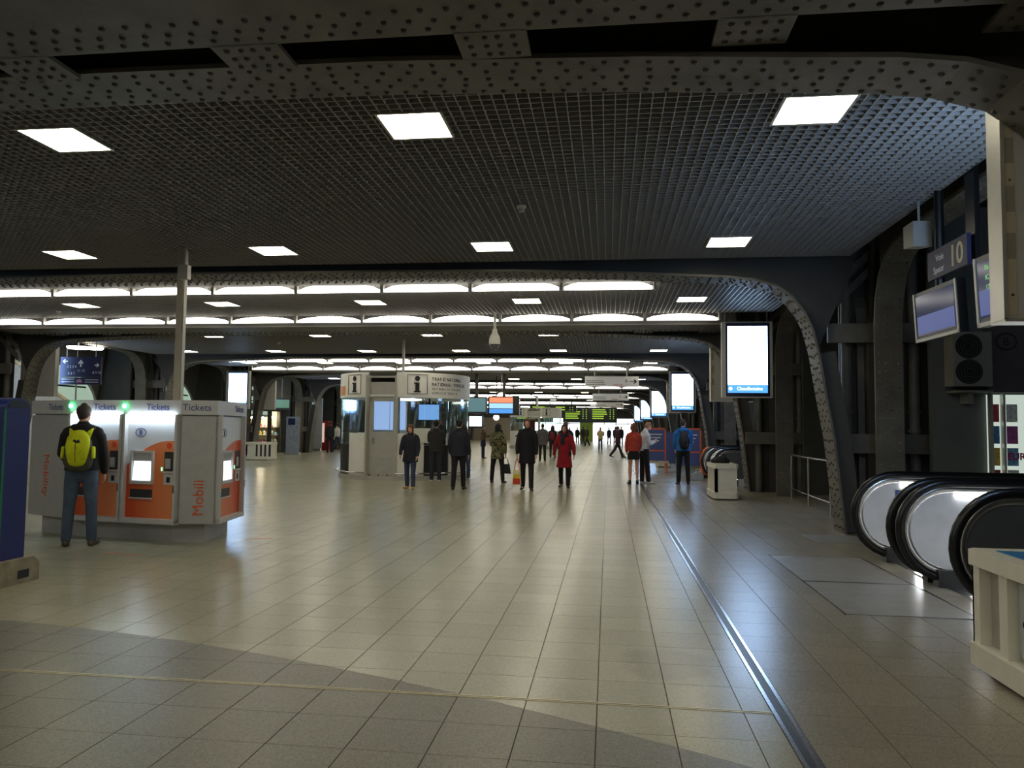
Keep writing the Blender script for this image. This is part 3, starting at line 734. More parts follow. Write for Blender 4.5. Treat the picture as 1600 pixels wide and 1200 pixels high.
def machine(fr_, u0, u1, label, lit=True):
    """one ticket machine set in the island front"""
    c = fpt(fr_, (u0+u1)/2, 0, .27)
    o = empty('ticket_machine', c, label, 'ticket machine', 'orange ticket machines')
    W = u1-u0
    fbox(MB(), fr_, u0, u0+.035, -.05, .045, .27, 1.68).build('side_jamb', kgrey2, o)
    fbox(MB(), fr_, u1-.035, u1, -.05, .045, .27, 1.68).build('side_jamb', kgrey2, o)
    fbox(MB(), fr_, u0, u1, -.05, .05, .25, .31).build('bottom_ledge', kgrey2, o)
    fbox(MB(), fr_, u0+.035, u1-.035, -.05, -.02, .31, 1.66).build('white_panel', mat('machine_white', s2l(222, 228, 234), .4, var=.02), o)
    if lit: fbox(MB(), fr_, u0+.05, u1-.05, -.01, .03, 1.645, 1.672).build('lamp_tube', tube_m, o)
    # orange print with arched upper edge
    a, b = u0+.036, u1-.036; w_ = b-a
    pts = [(a, .315), (b, .315), (b, 1.335)]+[(a+w_*t, 1.0+.335*math.sin(min(1, t*1.15+.0)*math.pi/2)**.8) for t in (.9, .8, .7, .6, .5, .4, .3, .22, .12, .0)]
    fpoly(MB(), fr_, pts, -.0195, -.017).build('orange_panel', orange_g, o)
    # screen bay
    su, sv = a+w_*.10, a+w_*.56
    fbox(MB(), fr_, su, sv, -.018, .018, 1.17, 1.2).build('screen_hood', kgrey2, o)
    fr2 = MB()
    for q in ((su, su+.03, .78, 1.2), (sv-.02, sv, .78, 1.2), (su, sv, .76, .80)): fbox(fr2, fr_, q[0], q[1], -.018, .022, q[2], q[3])
    fr2.build('screen_frame', kgrey2, o)
    fbox(MB(), fr_, su+.03, sv-.02, -.018, -.012, .8, 1.17).build('screen_recess', kgrey, o)
    s_ = MB(); A, U, N, _ = fr_
    p0, p1 = fpt(fr_, su+.045, .012, .81), fpt(fr_, sv-.03, .012, .81)
    s_.obox(p0, p1-p0, Vector((0, 0, .25))-N*.022, N*.004).build('screen', mach_scr, o)
    # card reader and keypad
    ru, rv = a+w_*.76, a+w_*.96
    fbox(MB(), fr_, ru, rv, -.018, -.012, .94, 1.19).build('card_bay', slot_m, o)
    fbox(MB(), fr_, ru+.02, ru+.1, -.014, -.002, .97, 1.1).build('keypad', kgrey, o)
    fbox(MB(), fr_, ru-.01, rv, -.018, .01, .91, .935).build('card_ledge', kgrey2, o)
    fbox(MB(), fr_, ru, rv-.01, -.018, -.006, .76, .9).build('reader_plate', kgrey2, o)
    fbox(MB(), fr_, ru+.05, ru+.10, -.008, -.003, .79, .86).build('coin_slot', black_p, o)
    fbox(MB(), fr_, ru-.045, ru-.03, -.018, -.010, .94, .985).build('card_led', emis('card_led', (.2, 1, .35), 3), o)
    q = fpt(fr_, (ru+rv)/2-.01, -.016, 1.27); M = MB(); n_ = 16
    M.prism([q+U*(.042*math.cos(2*math.pi*i/n_))+Vector((0, 0, .042*math.sin(2*math.pi*i/n_))) for i in range(n_)], N*.003).build('round_badge', mat('badge_red', s2l(226, 84, 50), .5, var=0), o)
    # ticket tray
    fbox(MB(), fr_, su-.01, sv-.02, -.018, -.012, .58, .69).build('ticket_slot', slot_m, o)
    fbox(MB(), fr_, su-.01, sv-.02, -.018, .012, .565, .58).build('tray_lip', kgrey2, o)
    fbox(MB(), fr_, u1-.03, u1-.01, .045, .055, .66, .76).build('lock', chrome, o)
    # B in an oval
    cu_, cz = a+w_*.26, 1.44; n_ = 24; M = MB()
    ring = [(cu_+.088*math.cos(2*math.pi*i/n_), cz+.058*math.sin(2*math.pi*i/n_)) for i in range(n_)]; rin = [(cu_+(p-cu_)*.87, cz+(z-cz)*.83) for p, z in ring]
    for i in range(n_):
        j = (i+1) % n_; fpoly(M, fr_, [ring[i], ring[j], rin[j], rin[i]], -.0195, -.017)
    M.build('logo_oval', blue_ink, o)
    text('logo_letter', 'B', .095, fpt(fr_, cu_, -.017, cz-.033), U, (0, 0, 1), blue_ink, o, bold=.002)
    return o
machine(fF, .02, .905, 'orange ticket machine with lit screen that the man with the yellow backpack faces')
machine(fF, .925, 1.78, 'orange ticket machine with lit screen in the middle of the island')
machine(fS, .06, 1.05, 'orange ticket machine on the right-hand end face of the island', False)
# tall pole on the island with a small box
po = empty('service_pole', (-6.45, 10.75, 1.87), 'tall slim grey-beige pole rising from ticket island to the ceiling', 'pole')
MB().box(-6.5, -6.40, 10.70, 10.80, 1.87, 4.24).build('pole', mat('pole_beige', s2l(176, 168, 150), .45, var=.05), po)
MB().box(-6.395, -6.385, 10.71, 10.79, 1.9, 4.2).build('cover_strip', lgrey, po)
MB().box(-6.43, -6.28, 10.60, 10.70, 3.74, 3.95).build('junction_box', lgrey, po)

# ---------------------------------------------------------------- blue totem on its concrete foot
tt = empty('poster_totem', (-6.3, 6.72, .24), 'tall dark blue poster totem at the left edge', 'advertising totem')
blue_t = mat('totem_blue', s2l(28, 42, 108), .45, var=.08)
dome = [(6.72+.16*math.cos(t), 1.70+.09*math.sin(t)) for t in np.linspace(0, math.pi, 13)]
MB().prism([(-7.1, 6.56, .24), (-7.1, 6.88, .24)]+[(-7.1, y, z) for y, z in dome], (1.42, 0, 0)).build('body', blue_t, tt)
MB().prism([(-5.682, 6.72+.13*math.cos(t), 1.695+.075*math.sin(t)) for t in np.linspace(0, math.pi, 13)], (.006, 0, 0)).build('top_arc', black_p, tt)
MB().box(-7.0, -5.76, 6.545, 6.565, .4, 1.66).build('green_frame', mat('totem_green', s2l(30, 120, 80), .5), tt)
MB().box(-6.95, -5.8, 6.538, 6.55, .44, 1.62).build('poster', mat('totem_poster', s2l(26, 40, 34), .4), tt)
MB().box(-5.685, -5.672, 6.556, 6.57, .26, 1.68).build('green_edge', MATS['totem_green'], tt)
conc = mat('worn_concrete', s2l(150, 142, 122), .9, var=.25, scale=7, bump=.5, bscale=25)
cb = empty('concrete_foot', (-6.4, 6.65, 0), 'worn concrete foot block under the blue totem', 'concrete block')
MB().prism([(-7.3, 6.25, 0), (-7.3, 7.02, 0), (-7.3, 7.02, .17), (-7.3, 6.95, .24), (-7.3, 6.32, .24), (-7.3, 6.25, .17)], (1.68, 0, 0)).build('block', conc, cb)
MB().box(-5.63, -5.615, 6.74, 6.88, .05, .13).build('fork_pocket', black_p, cb)

# ================================================================ INFORMATION KIOSK
def kiosk(cx, cy, r, ang, label, full=True, sc=1.):
    """round glazed information booth; ang = direction of the door from the centre"""
    o = empty('information_kiosk', (cx, cy, 0), label, 'information kiosk')
    dw = R(12.5)      # half-angle of the door recess
    c = (cx, cy, 0)
    al = mat('kiosk_alu', s2l(186, 184, 174), .45, metal=.0, var=.05)
    wht = mat('kiosk_white', s2l(236, 234, 226), .4, var=.03)
    MB().lathe(c, [(0, 0), (r+.06, 0), (r+.06, .12), (0, .12)], 48).build('base', al, o)
    gap0, gap1 = ang+dw, ang-dw+2*math.pi
    # lower wall panels
    NPN = 14
    for i in range(NPN):
        a0 = gap0+(gap1-gap0)*i/NPN+.006; a1 = gap0+(gap1-gap0)*(i+1)/NPN-.006
        dark = i in ((1, 10, 11, 12) if full else ())
        pm = mat('kiosk_counter_dark', s2l(40, 38, 38), .4, var=.1) if dark else wht
        MB().lathe(c, [(r, .12), (r, 1.02 if dark else 1.36), (r-.05, 1.02 if dark else 1.36), (r-.05, .12), (r, .12)], 4, a0=a0, a1=a1).build('wall_panel', pm, o)
        MB().lathe(c, [(r-.01, 1.02 if dark else 1.36), (r-.01, 2.42), (r-.02, 2.42), (r-.02, 1.02 if dark else 1.36), (r-.01, 1.02 if dark else 1.36)], 4, a0=a0, a1=a1).build('glass_pane', glass_m, o)
    # banner ring with the i
    MB().lathe(c, [(r+.04, 2.42), (r+.04, 3.16), (r-.02, 3.16), (r-.02, 2.42), (r+.04, 2.42)], 56, a0=gap0-.0, a1=gap1).build('banner', wht, o)
    MB().lathe(c, [(0, 2.44), (r-.03, 2.44), (r-.03, 2.50), (0, 2.50)], 40).build('soffit', wht, o)
    MB().lathe((cx, cy, 0), [(0, 3.0), (r-.1, 3.0), (r-.1, 3.05), (0, 3.05)], 40).build('roof', al, o)
    MB().lathe((cx, cy, 2.405), [(0, 0), (.5, 0), (.5, .034), (0, .034)], 24).build('inner_lamp', emis('kiosk_lamp', (1, .97, .9), 3), o)
    # door leaf in the recess
    d = Vector((math.cos(ang), math.sin(ang), 0)); u = Vector((-d.y, d.x, 0)); rd = r*math.cos(dw)-.12; hw = r*math.sin(dw)
    dr = Vector((cx, cy, 0))+d*rd
    door = MB().obox(dr-u*hw+Vector((0, 0, .12)), u*(2*hw), d*.05, Vector((0, 0, 1.28))).build('door', al, o)
    dg_ = MB()
    for (a_, b_, z0, z1) in ((-hw, -hw+.12, 1.4, 2.42), (hw-.12, hw, 1.4, 2.42), (-hw, hw, 2.3, 2.42)): dg_.obox(dr+u*a_+Vector((0, 0, z0)), u*(b_-a_), d*.05, Vector((0, 0, z1-z0)))
    dg_.build('door_frame', al, o)
    MB().obox(dr-u*hw+Vector((0, 0, 2.42)), u*(2*hw), d*.05, Vector((0, 0, .45))).build('door_head', al, o)
    MB().obox(dr-u*(hw-.12)+d*.02+Vector((0, 0, 1.4)), u*(2*hw-.24), d*.012, Vector((0, 0, .9))).build('door_glass', glass_m, o)
    for s in (1, -1): MB().obox(dr+u*(s*hw)-d*.05+Vector((0, 0, .12)), u*(.05*s), d*(.32), Vector((0, 0, 2.95))).build('door_jamb', al, o)
    for i in range(5): MB().obox(dr-u*.22+d*.05+Vector((0, 0, .40+i*.055)), u*.44, d*.012, Vector((0, 0, .03))).build('vent_slat', kgrey, door)
    for i in range(6): MB().obox(dr-u*(hw-.04)+u*(i*hw*.32)+d*.14+Vector((0, 0, .10)), u*.07, d*.004, Vector((0, 0, .05))).build('hazard_mark', black_ink if i % 2 == 0 else mat('hazard_yellow', s2l(190, 170, 70), .6, var=0), o)
    MB().obox(dr+u*(hw-.13)*-1+d*.06+Vector((0, 0, 1.05)), u*.03, d*.05, Vector((0, 0, .16))).build('door_handle', chrome, door)
    # bumper rail
    MB().tube([(cx+(r+.14)*math.cos(a), cy+(r+.14)*math.sin(a), .2) for a in np.linspace(gap0, gap1, 40)], .025, 8).build('bumper_rail', chrome, o, smooth=True)
    # lettering on the banner, letter by letter round the curve
    def curved(s, size, a_start, z, m, rad, adv=.66, bold=0.):
        a = a_start
        for ch in s:
            if ch != ' ':
                wd = .3 if ch == 'I' else 1
                p = (cx+rad*math.cos(a), cy+rad*math.sin(a), z)
                text('letter', ch, size, p, (-math.sin(a), math.cos(a), 0), (0, 0, 1), m, o, align='CENTER', depth=.001, sx=.8, bold=bold)
            a += adv*size*(.55 if ch in 'I ' else 1)/rad
    def big_i(a):
        rad = r+.042
        p = lambda da, z: (cx+rad*math.cos(a+da), cy+rad*math.sin(a+da), z)
        N = Vector((math.cos(a), math.sin(a), 0)); U = Vector((-N.y, N.x, 0)); O = Vector((cx, cy, 0))+N*rad
        M = MB(); hw_ = .30; z0, z1 = 2.52, 3.10; t = .014
        for (b0, b1, q0, q1) in ((-hw_, hw_, z0, z0+t), (-hw_, hw_, z1-t, z1), (-hw_, -hw_+t, z0, z1), (hw_-t, hw_, z0, z1)): M.obox(O+U*b0+Vector((0, 0, q0))+N*.0, U*(b1-b0), N*-.03 if False else N*.012, Vector((0, 0, q1-q0)))
        M.build('i_frame', black_ink, o)
        M = MB(); M.prism([O+N*.002+U*(.075*math.cos(t_))+Vector((0, 0, 2.98+.075*math.sin(t_))) for t_ in np.linspace(0, 2*math.pi, 20, endpoint=False)], N*.012)
        for (b0, b1, q0, q1) in ((-.06, .06, 2.58, 2.86), (-.10, .06, 2.82, 2.86), (-.10, .10, 2.575, 2.61)): M.obox(O+N*.002+U*b0+Vector((0, 0, q0)), U*(b1-b0), N*.012, Vector((0, 0, q1-q0)))
        M.build('i_symbol', black_ink, o)
    return o, curved, big_i
kx, ky, kr = -6.41, 23.64, 2.0
a_door = math.atan2(21.72-ky, -6.58-kx)
ki, curved, big_i = kiosk(kx, ky, kr, a_door, 'round glazed information kiosk with i signs in mid concourse')
big_i(a_door+R(29.5)); big_i(a_door-R(28))
a_t = a_door+R(43)
curved('TRAFIC NATIONAL', .132, a_t, 2.935, black_ink, kr+.043, bold=.004)
curved('NATIONAAL VERKEER', .132, a_t, 2.78, black_ink, kr+.043, bold=.004)
curved('NATIONALER VERKEHR', .102, a_t, 2.655, grey_ink, kr+.043)
curved('DOMESTIC TRAFFIC', .102, a_t, 2.53, grey_ink, kr+.043)
# orange print patch on the left banner
MB().lathe((kx, ky, 0), [(kr+.042, 2.5), (kr+.042, 2.78), (kr+.046, 2.78), (kr+.046, 2.5), (kr+.042, 2.5)], 8, a0=a_door-R(66), a1=a_door-R(43)).build('orange_print', mat('banner_orange', s2l(232, 160, 90), .5), ki)
MB().box(kx+.1, kx+.17, ky-.9, ky-.83, 3.05, 4.3).build('roof_pole', lgrey, ki)
# inside the kiosk
bs = mat('kiosk_blue_glow', s2l(70, 110, 180), .4, var=.03)
mon = empty('monitor', (-5.9, 23.4, 1.95), 'blue monitor screen hanging inside the information kiosk', 'monitor')
MB().box(-5.85, -5.15, 23.0, 23.06, 1.75, 2.28).build('casing', black_p, mon)
MB().box(-5.82, -5.18, 22.99, 23.0, 1.78, 2.25).build('screen', emis('kiosk_screen', (.22, .45, .9), .7), mon)
MB().tube([(-5.5, 23.04, 2.25), (-5.5, 23.04, 2.46)], .03, 8).build('stalk', black_p, mon)
lk = empty('blue_blind', (-6.9, 24.9, 1.3), 'pale blue lit panel seen through the kiosk door glass', 'panel')
for i in range(2): MB().box(-7.75+i*.55, -7.23+i*.55, 24.6, 24.64, 1.45, 2.4).build('panel', emis('blue_panel', (.42, .58, 1), .65), lk)
MB().box(-7.76, -6.64, 24.65, 24.7, .12, 2.42).build('backing', lgrey, lk)
dk = empty('counter_desk', (-5.2, 22.9, .12), 'dark counter desk inside the kiosk', 'desk')
MB().box(-6.0, -4.95, 22.45, 23.0, 1.02, 1.07).build('desk_top', black_p, dk)
MB().box(-5.95, -5.9, 22.5, 22.95, .12, 1.02).build('desk_side', black_p, dk); MB().box(-5.0, -4.98, 22.5, 22.95, .12, 1.02).build('desk_side', black_p, dk)
cm = empty('computer', (-5.15, 22.8, 1.07), 'black computer monitor on the kiosk desk', 'computer')
MB().box(-5.32, -4.98, 22.62, 22.66, 1.15, 1.42).build('display', black_p, cm); MB().box(-5.2, -5.1, 22.6, 22.75, 1.07, 1.15).build('stand', black_p, cm)
pn = empty('paper_notice', (-5.75, 21.8, 1.2), 'white paper notice on the kiosk counter glass', 'notice')
MB().obox((-5.62, 21.66, 1.1), (.45, .17, 0), (.01, -.02, 0), (0, 0, .42)).build('sheet', white_p, pn)

# second kiosk, far off
k2, cv2, bi2 = kiosk(-5.7, 60, 2.0, math.atan2(-60, 5.7)-R(4), 'distant information kiosk under the departure boards', False)
bi2(math.atan2(-60, 5.7)+R(24)); bi2(math.atan2(-60, 5.7)-R(34))
MB().box(-5.65, -5.5, 59.9, 60.05, 3.05, 4.9).build('roof_pole', lgrey, k2)
MB().box(-6.4, -5.6, 58.6, 58.65, 1.3, 2.2).build('red_poster', mat('poster_red', s2l(150, 40, 36), .6), k2)

# ================================================================ WHITE PLINTHS
def plinth(x0, x1, y0, y1, z, label, slats=3, face='x', poster=True):
    o = empty('display_plinth', ((x0+x1)/2, (y0+y1)/2, 0), label, 'display plinth', 'white display plinths')
    def chamf(x0, x1, y0, y1, c): return [(x0+c, y0), (x1-c, y0), (x1, y0+c), (x1, y1-c), (x1-c, y1), (x0+c, y1), (x0, y1-c), (x0, y0+c)]
    MB().prism([(x, y, .03) for x, y in chamf(x0-.03, x1+.03, y0-.03, y1+.03, .05)], (0, 0, .14)).build('base', white_p, o)
    MB().prism([(x, y, z-.1) for x, y in chamf(x0-.03, x1+.03, y0-.03, y1+.03, .05)], (0, 0, .1)).build('top', white_p, o)
    MB().box(x0+.07, x1-.02, y0+.02, y1-.02, .17, z-.1).build('core', white_p if not poster else lgrey, o)
    MB().box(x0+.0, x1, y0, y0+.02, .17, z-.1).build('end_panel', white_p, o); MB().box(x0, x1, y1-.02, y1, .17, z-.1).build('end_panel', white_p, o)
    n = slats; L = y1-y0
    for i in range(n+1):
        yc = y0+.05+(L-.1)*i/n
        MB().box(x0, x0+.075, yc-.05, yc+.05, .17, z-.1).build('upright', white_p, o)
    for sx in (x0+.1, x1-.1):
        for sy in (y0+.1, y1-.1): MB().lathe((sx, sy, 0), [(0, 0), (.03, 0), (.03, .03), (0, .03)], 10).build('foot', black_p, o)
    return o
p1 = plinth(2.42, 3.0, 4.35, 5.5, .78, 'white display plinth with map on top at the right edge, nearest the camera', 3)
MB().box(2.52, 2.95, 4.45, 5.38, .78, .785).build('map_print', mat('map_blue', s2l(40, 120, 185), .4, var=.25, scale=6), p1)
MB().box(2.482, 2.492, 4.76, 5.04, .2, .64).build('poster', mat('poster_pale', s2l(196, 204, 206), .4), p1)
MB().box(2.482, 2.492, 4.42, 4.68, .2, .64).build('poster', mat('poster_colour', s2l(196, 130, 130), .4, var=.5, scale=9), p1)
text('lettering', 'GYM', .07, (2.480, 5.0, .38), (0, -1, 0), (0, 0, 1), black_ink, p1, align='LEFT')
p2 = plinth(2.37, 2.86, 17.55, 18.75, .80, 'white slatted plinth carrying a black bag, under the first bright poster screen', 3, poster=False)
p3 = plinth(2.05, 2.55, 32.2, 33.3, .80, 'distant white plinth with a thin post, beside the blue and orange stall', 3, poster=False)
MB().box(2.3, 2.36, 32.7, 32.76, .8, 1.55).build('post', white_p, p3)
p4 = plinth(-16.1, -15.0, 32.4, 33.2, .80, 'white slatted plinth in front of the lit shop on the left', 3, poster=False)
for i in range(4): MB().box(-15.72+i*.2, -15.62+i*.2, 32.36, 32.4, .17, .7).build('upright', white_p, p4); MB().box(-15.62+i*.2, -15.52+i*.2, 32.385, 32.395, .17, .7).build('slot', slot_m, p4)
bg = empty('bag', (2.55, 18.2, .8), 'black bag lying on the white plinth', 'bag')
MB().lathe((2.58, 18.15, .8), [(0, 0), (.2, 0), (.22, .06), (.15, .13), (0, .16)], 16).build('body', mat('bag_black', s2l(18, 18, 20), .7, bump=.3), bg, smooth=True)
MB().tube([(2.45, 18.1, .93), (2.52, 18.12, 1.0), (2.66, 18.15, 1.0), (2.72, 18.16, .92)], .012, 6).build('strap', black_p, bg, smooth=True)

# ================================================================ HANGING SIGNS
wsign = mat('sign_white', s2l(240, 240, 236), .5, var=.03)
for n, Y in enumerate((31, 46, 61)):
    o = empty('wayfinding_sign', (.14, Y, 3.28), 'white hanging sign with right arrow, %s of three down the hall' % ordn[n+1], 'hanging sign', 'white arrow signs')
    MB().box(-.94, 1.22, Y, Y+.1, 3.28, 3.69).build('panel', wsign, o)
    for x in (-.55, .75): MB().tube([(x, Y+.05, 3.69), (x-.05, Y+.05, 4.3)], .02, 8).build('hanger', lgrey, o)
    MB().prism([(.88, Y-.004, 3.47), (1.06, Y-.004, 3.47), (1.0, Y-.004, 3.40), (1.06, Y-.004, 3.40), (1.15, Y-.004, 3.485), (1.06, Y-.004, 3.57), (1.0, Y-.004, 3.57), (1.06, Y-.004, 3.50), (.88, Y-.004, 3.50)], (0, .004, 0)).build('arrow', black_ink, o)
    text('lettering', '&', .16, (.72, Y-.004, 3.46), (1, 0, 0), (0, 0, 1), black_ink, o)
    for j in range(3): MB().box(-.88, -.2+.05*j, Y-.003, Y, 3.5-.07*j, 3.52-.07*j).build('text_line', grey_ink, o)
    MB().box(.2, .58, Y-.003, Y, 3.33, 3.36).build('red_mark', mat('sign_red', s2l(180, 60, 70), .5, var=0), o)
o = empty('platform_sign', (-15.8, 21, 2.7), 'dark blue platform sign with white arrows hanging at the left', 'hanging sign')
MB().box(-16.42, -15.1, 21, 21.08, 2.95, 3.55).build('panel', navy, o)
MB().box(-16.42, -15.1, 21, 21.08, 2.72, 2.93).build('lower_panel', navy, o)
for x in (-16.25, -15.9, -15.3): MB().tube([(x, 21.04, 3.55), (x, 21.04, 4.9)], .012, 6).build('hanger', lgrey, o)
def arrow(cx, cz, y, a, m, par, s=.1):
    pts = [(-1, -.22), (.1, -.22), (-.25, -.75), (.15, -.75), (1, 0), (.15, .75), (-.25, .75), (.1, .22), (-1, .22)]
    ca, sa = math.cos(a), math.sin(a)
    MB().prism([(cx+s*(p*ca-q*sa), y, cz+s*(p*sa+q*ca)) for p, q in pts], (0, .004, 0)).build('arrow', m, par)
arrow(-16.27, 3.42, 20.994, math.pi, white_ink, o, .085); arrow(-15.75, 3.36, 20.994, math.pi/2, white_ink, o, .11); arrow(-15.22, 3.3, 20.994, 0, white_ink, o, .075)
for s_, x, z in (('1 2 3 4', -16.2, 3.22), ('5 6 7', -16.16, 3.02), ('11 12', -15.86, 3.1), ('8 9 10', -15.36, 3.04)):
    text('lettering', s_, .11, (x, 20.996, z), (1, 0, 0), (0, 0, 1), white_ink, o, align='LEFT', depth=.001)
MB().prism([(-15.78+.1*math.cos(t), 20.994, 2.78+.1*math.sin(t)) for t in np.linspace(0, math.pi, 10)], (0, .005, 0)).build('pink_emblem', mat('emblem_pink', s2l(190, 130, 150), .5, var=0), o)
for x0, x1, z in ((-16.36, -15.95, 2.87), (-16.36, -15.95, 2.79), (-15.6, -15.16, 2.85), (-15.6, -15.16, 2.78)): MB().box(x0, x1, 20.995, 21, z, z+.02).build('text_line', white_ink, o)
for i, (x, y, r_, z) in enumerate(((-17.3, 22.9, .34, 4.0), (-17.9, 24.5, .3, 4.15))):
    q = empty('round_lamp', (x, y, z), ['larger round ceiling lamp above the blue platform sign', 'smaller round ceiling lamp beyond the blue platform sign'][i], 'ceiling lamp', 'round lamps at the left')
    MB().lathe((x, y, z), [(0, 0), (r_*.9, 0), (r_, .04), (r_, .07), (0, .07)], 24).build('diffuser', emis('round_lamp', (1, .93, .8), 9), q, smooth=True)
    MB().tube([(x, y, z+.07), (x, y, 4.95)], .02, 8).build('stem', lgrey, q)

# monitors and track sign over the escalators (right)
scr_dim = bpy.data.materials.new('monitor_picture'); scr_dim.use_nodes = True
_b = scr_dim.node_tree.nodes['Principled BSDF']; _b.inputs['Base Color'].default_value = (*s2l(10, 12, 26), 1); _b.inputs['Specular IOR Level'].default_value = .25; _b.inputs['Base Color'].default_value = (*s2l(10, 12, 30), 1); _b.inputs['Roughness'].default_value = .14; _b.inputs['Emission Color'].default_value = (.12, .2, .7, 1); _b.inputs['Emission Strength'].default_value = .05
silver = mat('monitor_silver', s2l(150, 148, 138), .3, metal=.5, var=.03)
def tv(y0, y1, z0, z1, x, label, txt=None):
    o = empty('departure_monitor', (x, (y0+y1)/2, z0), label, 'monitor', 'monitors over the escalators')
    A = Vector((x, y1, z0)); U = Vector((.03, -(y1-y0), 0)); V = Vector((-.03, 0, z1-z0)); N = V.cross(U).normalized()*-1
    if N.x > 0: N = -N
    MB().obox(A, U, V, -N*.09).build('casing', black_p, o)
    MB().obox(A+U*.06+V*.12, U*.88, V*.8, N*.006).build('screen', scr_dim, o)
    MB().obox(A+U*.07+V*.15, U*.86, V*.36, N*.008).build('picture', emis('monitor_blue', (.1, .17, .6), .3), o)
    MB().obox(A, U, V*.06, N*.012).build('lower_bezel', silver, o); MB().obox(A, U*.035, V, N*.012).build('side_bezel', silver, o); MB().obox(A+U*.965, U*.035, V, N*.012).build('side_bezel', silver, o)
    if txt:
        for i, t in enumerate(txt): text('lettering', t, .07, A+U*.2+V*(.78-.14*i)+N*.008, U, V, emis('green_text', (.3, .9, .25), .5), o, align='LEFT', depth=.001)
    MB().tube([(x+.06, (y0+y1)/2, (z0+z1)/2), (x+.06, (y0+y1)/2, 4.9)], .05, 10).build('mount', black_p, o)
    return o
tv(8.38, 9.42, 2.60, 3.17, 3.6, 'left of two dark departure monitors under the 10 sign')
tv(6.9, 7.92, 2.58, 3.26, 3.6, 'right of two dark departure monitors, partly behind the cabinet', ['06 MINUTES', 'IC 10', '17:17'])
o = empty('track_sign', (3.6, 8.6, 3.26), 'dark blue Voie Spoor 10 sign above the monitor', 'track sign')
MB().box(3.6, 3.64, 8.12, 9.08, 3.26, 3.58).build('panel', navy, o)
num = mat('sign_cream', s2l(206, 196, 160), .6, var=0)
text('number', '10', .32, (3.597, 8.36, 3.31), (0, -1, 0), (0, 0, 1), num, o, bold=.004)
text('lettering', 'Voie', .11, (3.597, 8.86, 3.44), (0, -1, 0), (0, 0, 1), white_ink, o, align='LEFT'); text('lettering', 'Spoor', .11, (3.597, 8.92, 3.31), (0, -1, 0), (0, 0, 1), white_ink, o, align='LEFT')
MB().box(3.67, 3.72, 8.1, 8.3, 3.3, 4.95).build('hanger', black_p, o)
o = empty('speaker_box', (3.55, 9.35, 3.75), 'small pale blue box hanging left of the 10 sign', 'loudspeaker')
MB().prism([(3.5, 9.2, 3.70), (3.5, 9.5, 3.74), (3.5, 9.5, 4.0), (3.5, 9.2, 4.0)], (.2, 0, 0)).build('body', lgrey, o)
MB().tube([(3.6, 9.3, 4.0), (3.6, 9.3, 4.3)], .015, 6).build('stem', lgrey, o)
# air conditioning unit on the side wall
o = empty('air_conditioner', (5.23, 11.9, 2.23), 'grey two-fan air conditioning unit on the dark side wall', 'air conditioner')
acm = mat('ac_grey', s2l(120, 118, 108), .5, var=.05)
MB().box(4.97, 5.5, 11.72, 12.02, 2.23, 3.02).build('casing', acm, o)
for z in (2.44, 2.81):
    f_ = MB().tube([(5.18, 11.70, z), (5.18, 11.725, z)], .18, 24).build('fan_opening', black_p, o)
    for q in range(4): MB().tube([(5.18+(.04+.038*q)*math.cos(t), 11.695, z+(.04+.038*q)*math.sin(t)) for t in np.linspace(0, 2*math.pi, 20, endpoint=False)], .004, 5, closed=True).build('grille_ring', steel_dark, f_)
MB().box(5.0, 5.5, 11.7, 12.06, 2.14, 2.17).build('bracket_shelf', acm, o)
MB().box(5.2, 5.27, 11.8, 12.06, 1.98, 2.14).build('bracket', acm, o)
# lit display case with posters beyond the escalators
o = empty('poster_case', (6.1, 12, 0), 'lit glass poster case with round B sign at the far right', 'display case')
MB().box(5.52, 7.2, 11.9, 12.04, 2.15, 3.15).build('header', mat('case_header', s2l(80, 70, 68), .5), o)
text('logo_letter', 'B', .16, (5.78, 11.898, 2.84), (1, 0, 0), (0, 0, 1), black_ink, o)
MB().tube([(5.78+.14*math.cos(t), 11.895, 2.895+.12*math.sin(t)) for t in np.linspace(0, 2*math.pi, 24, endpoint=False)], .012, 6, closed=True).build('logo_ring', black_ink, o)
MB().box(5.55, 7.2, 12.0, 12.04, .05, 2.12).build('backlight', emis('case_light', (.86, 1, .88), .45), o)
for x in (5.55, 5.72, 6.4): MB().box(x, x+.03, 11.9, 12.0, 0, 2.14).build('post', alu, o)
cols = [s2l(200, 70, 80), s2l(220, 220, 210), s2l(90, 150, 190), s2l(180, 90, 150), s2l(230, 190, 80), s2l(120, 170, 200)]
for i in range(5):
    for j in range(2):
        MB().box(5.6+j*.2, 5.75+j*.2 if j else 5.70, 11.985, 11.995, 1.72-i*.32, 1.98-i*.32).build('poster', mat('poster_c%d' % ((i*2+j) % 6), cols[(i*2+j) % 6], .5, var=.35, scale=25), o)
text('lettering', 'EUR', .14, (5.92, 11.98, 1.17), (1, 0, 0), (0, 0, 1), mat('eur_pink', s2l(190, 40, 110), .5, var=0), o, bold=.004)

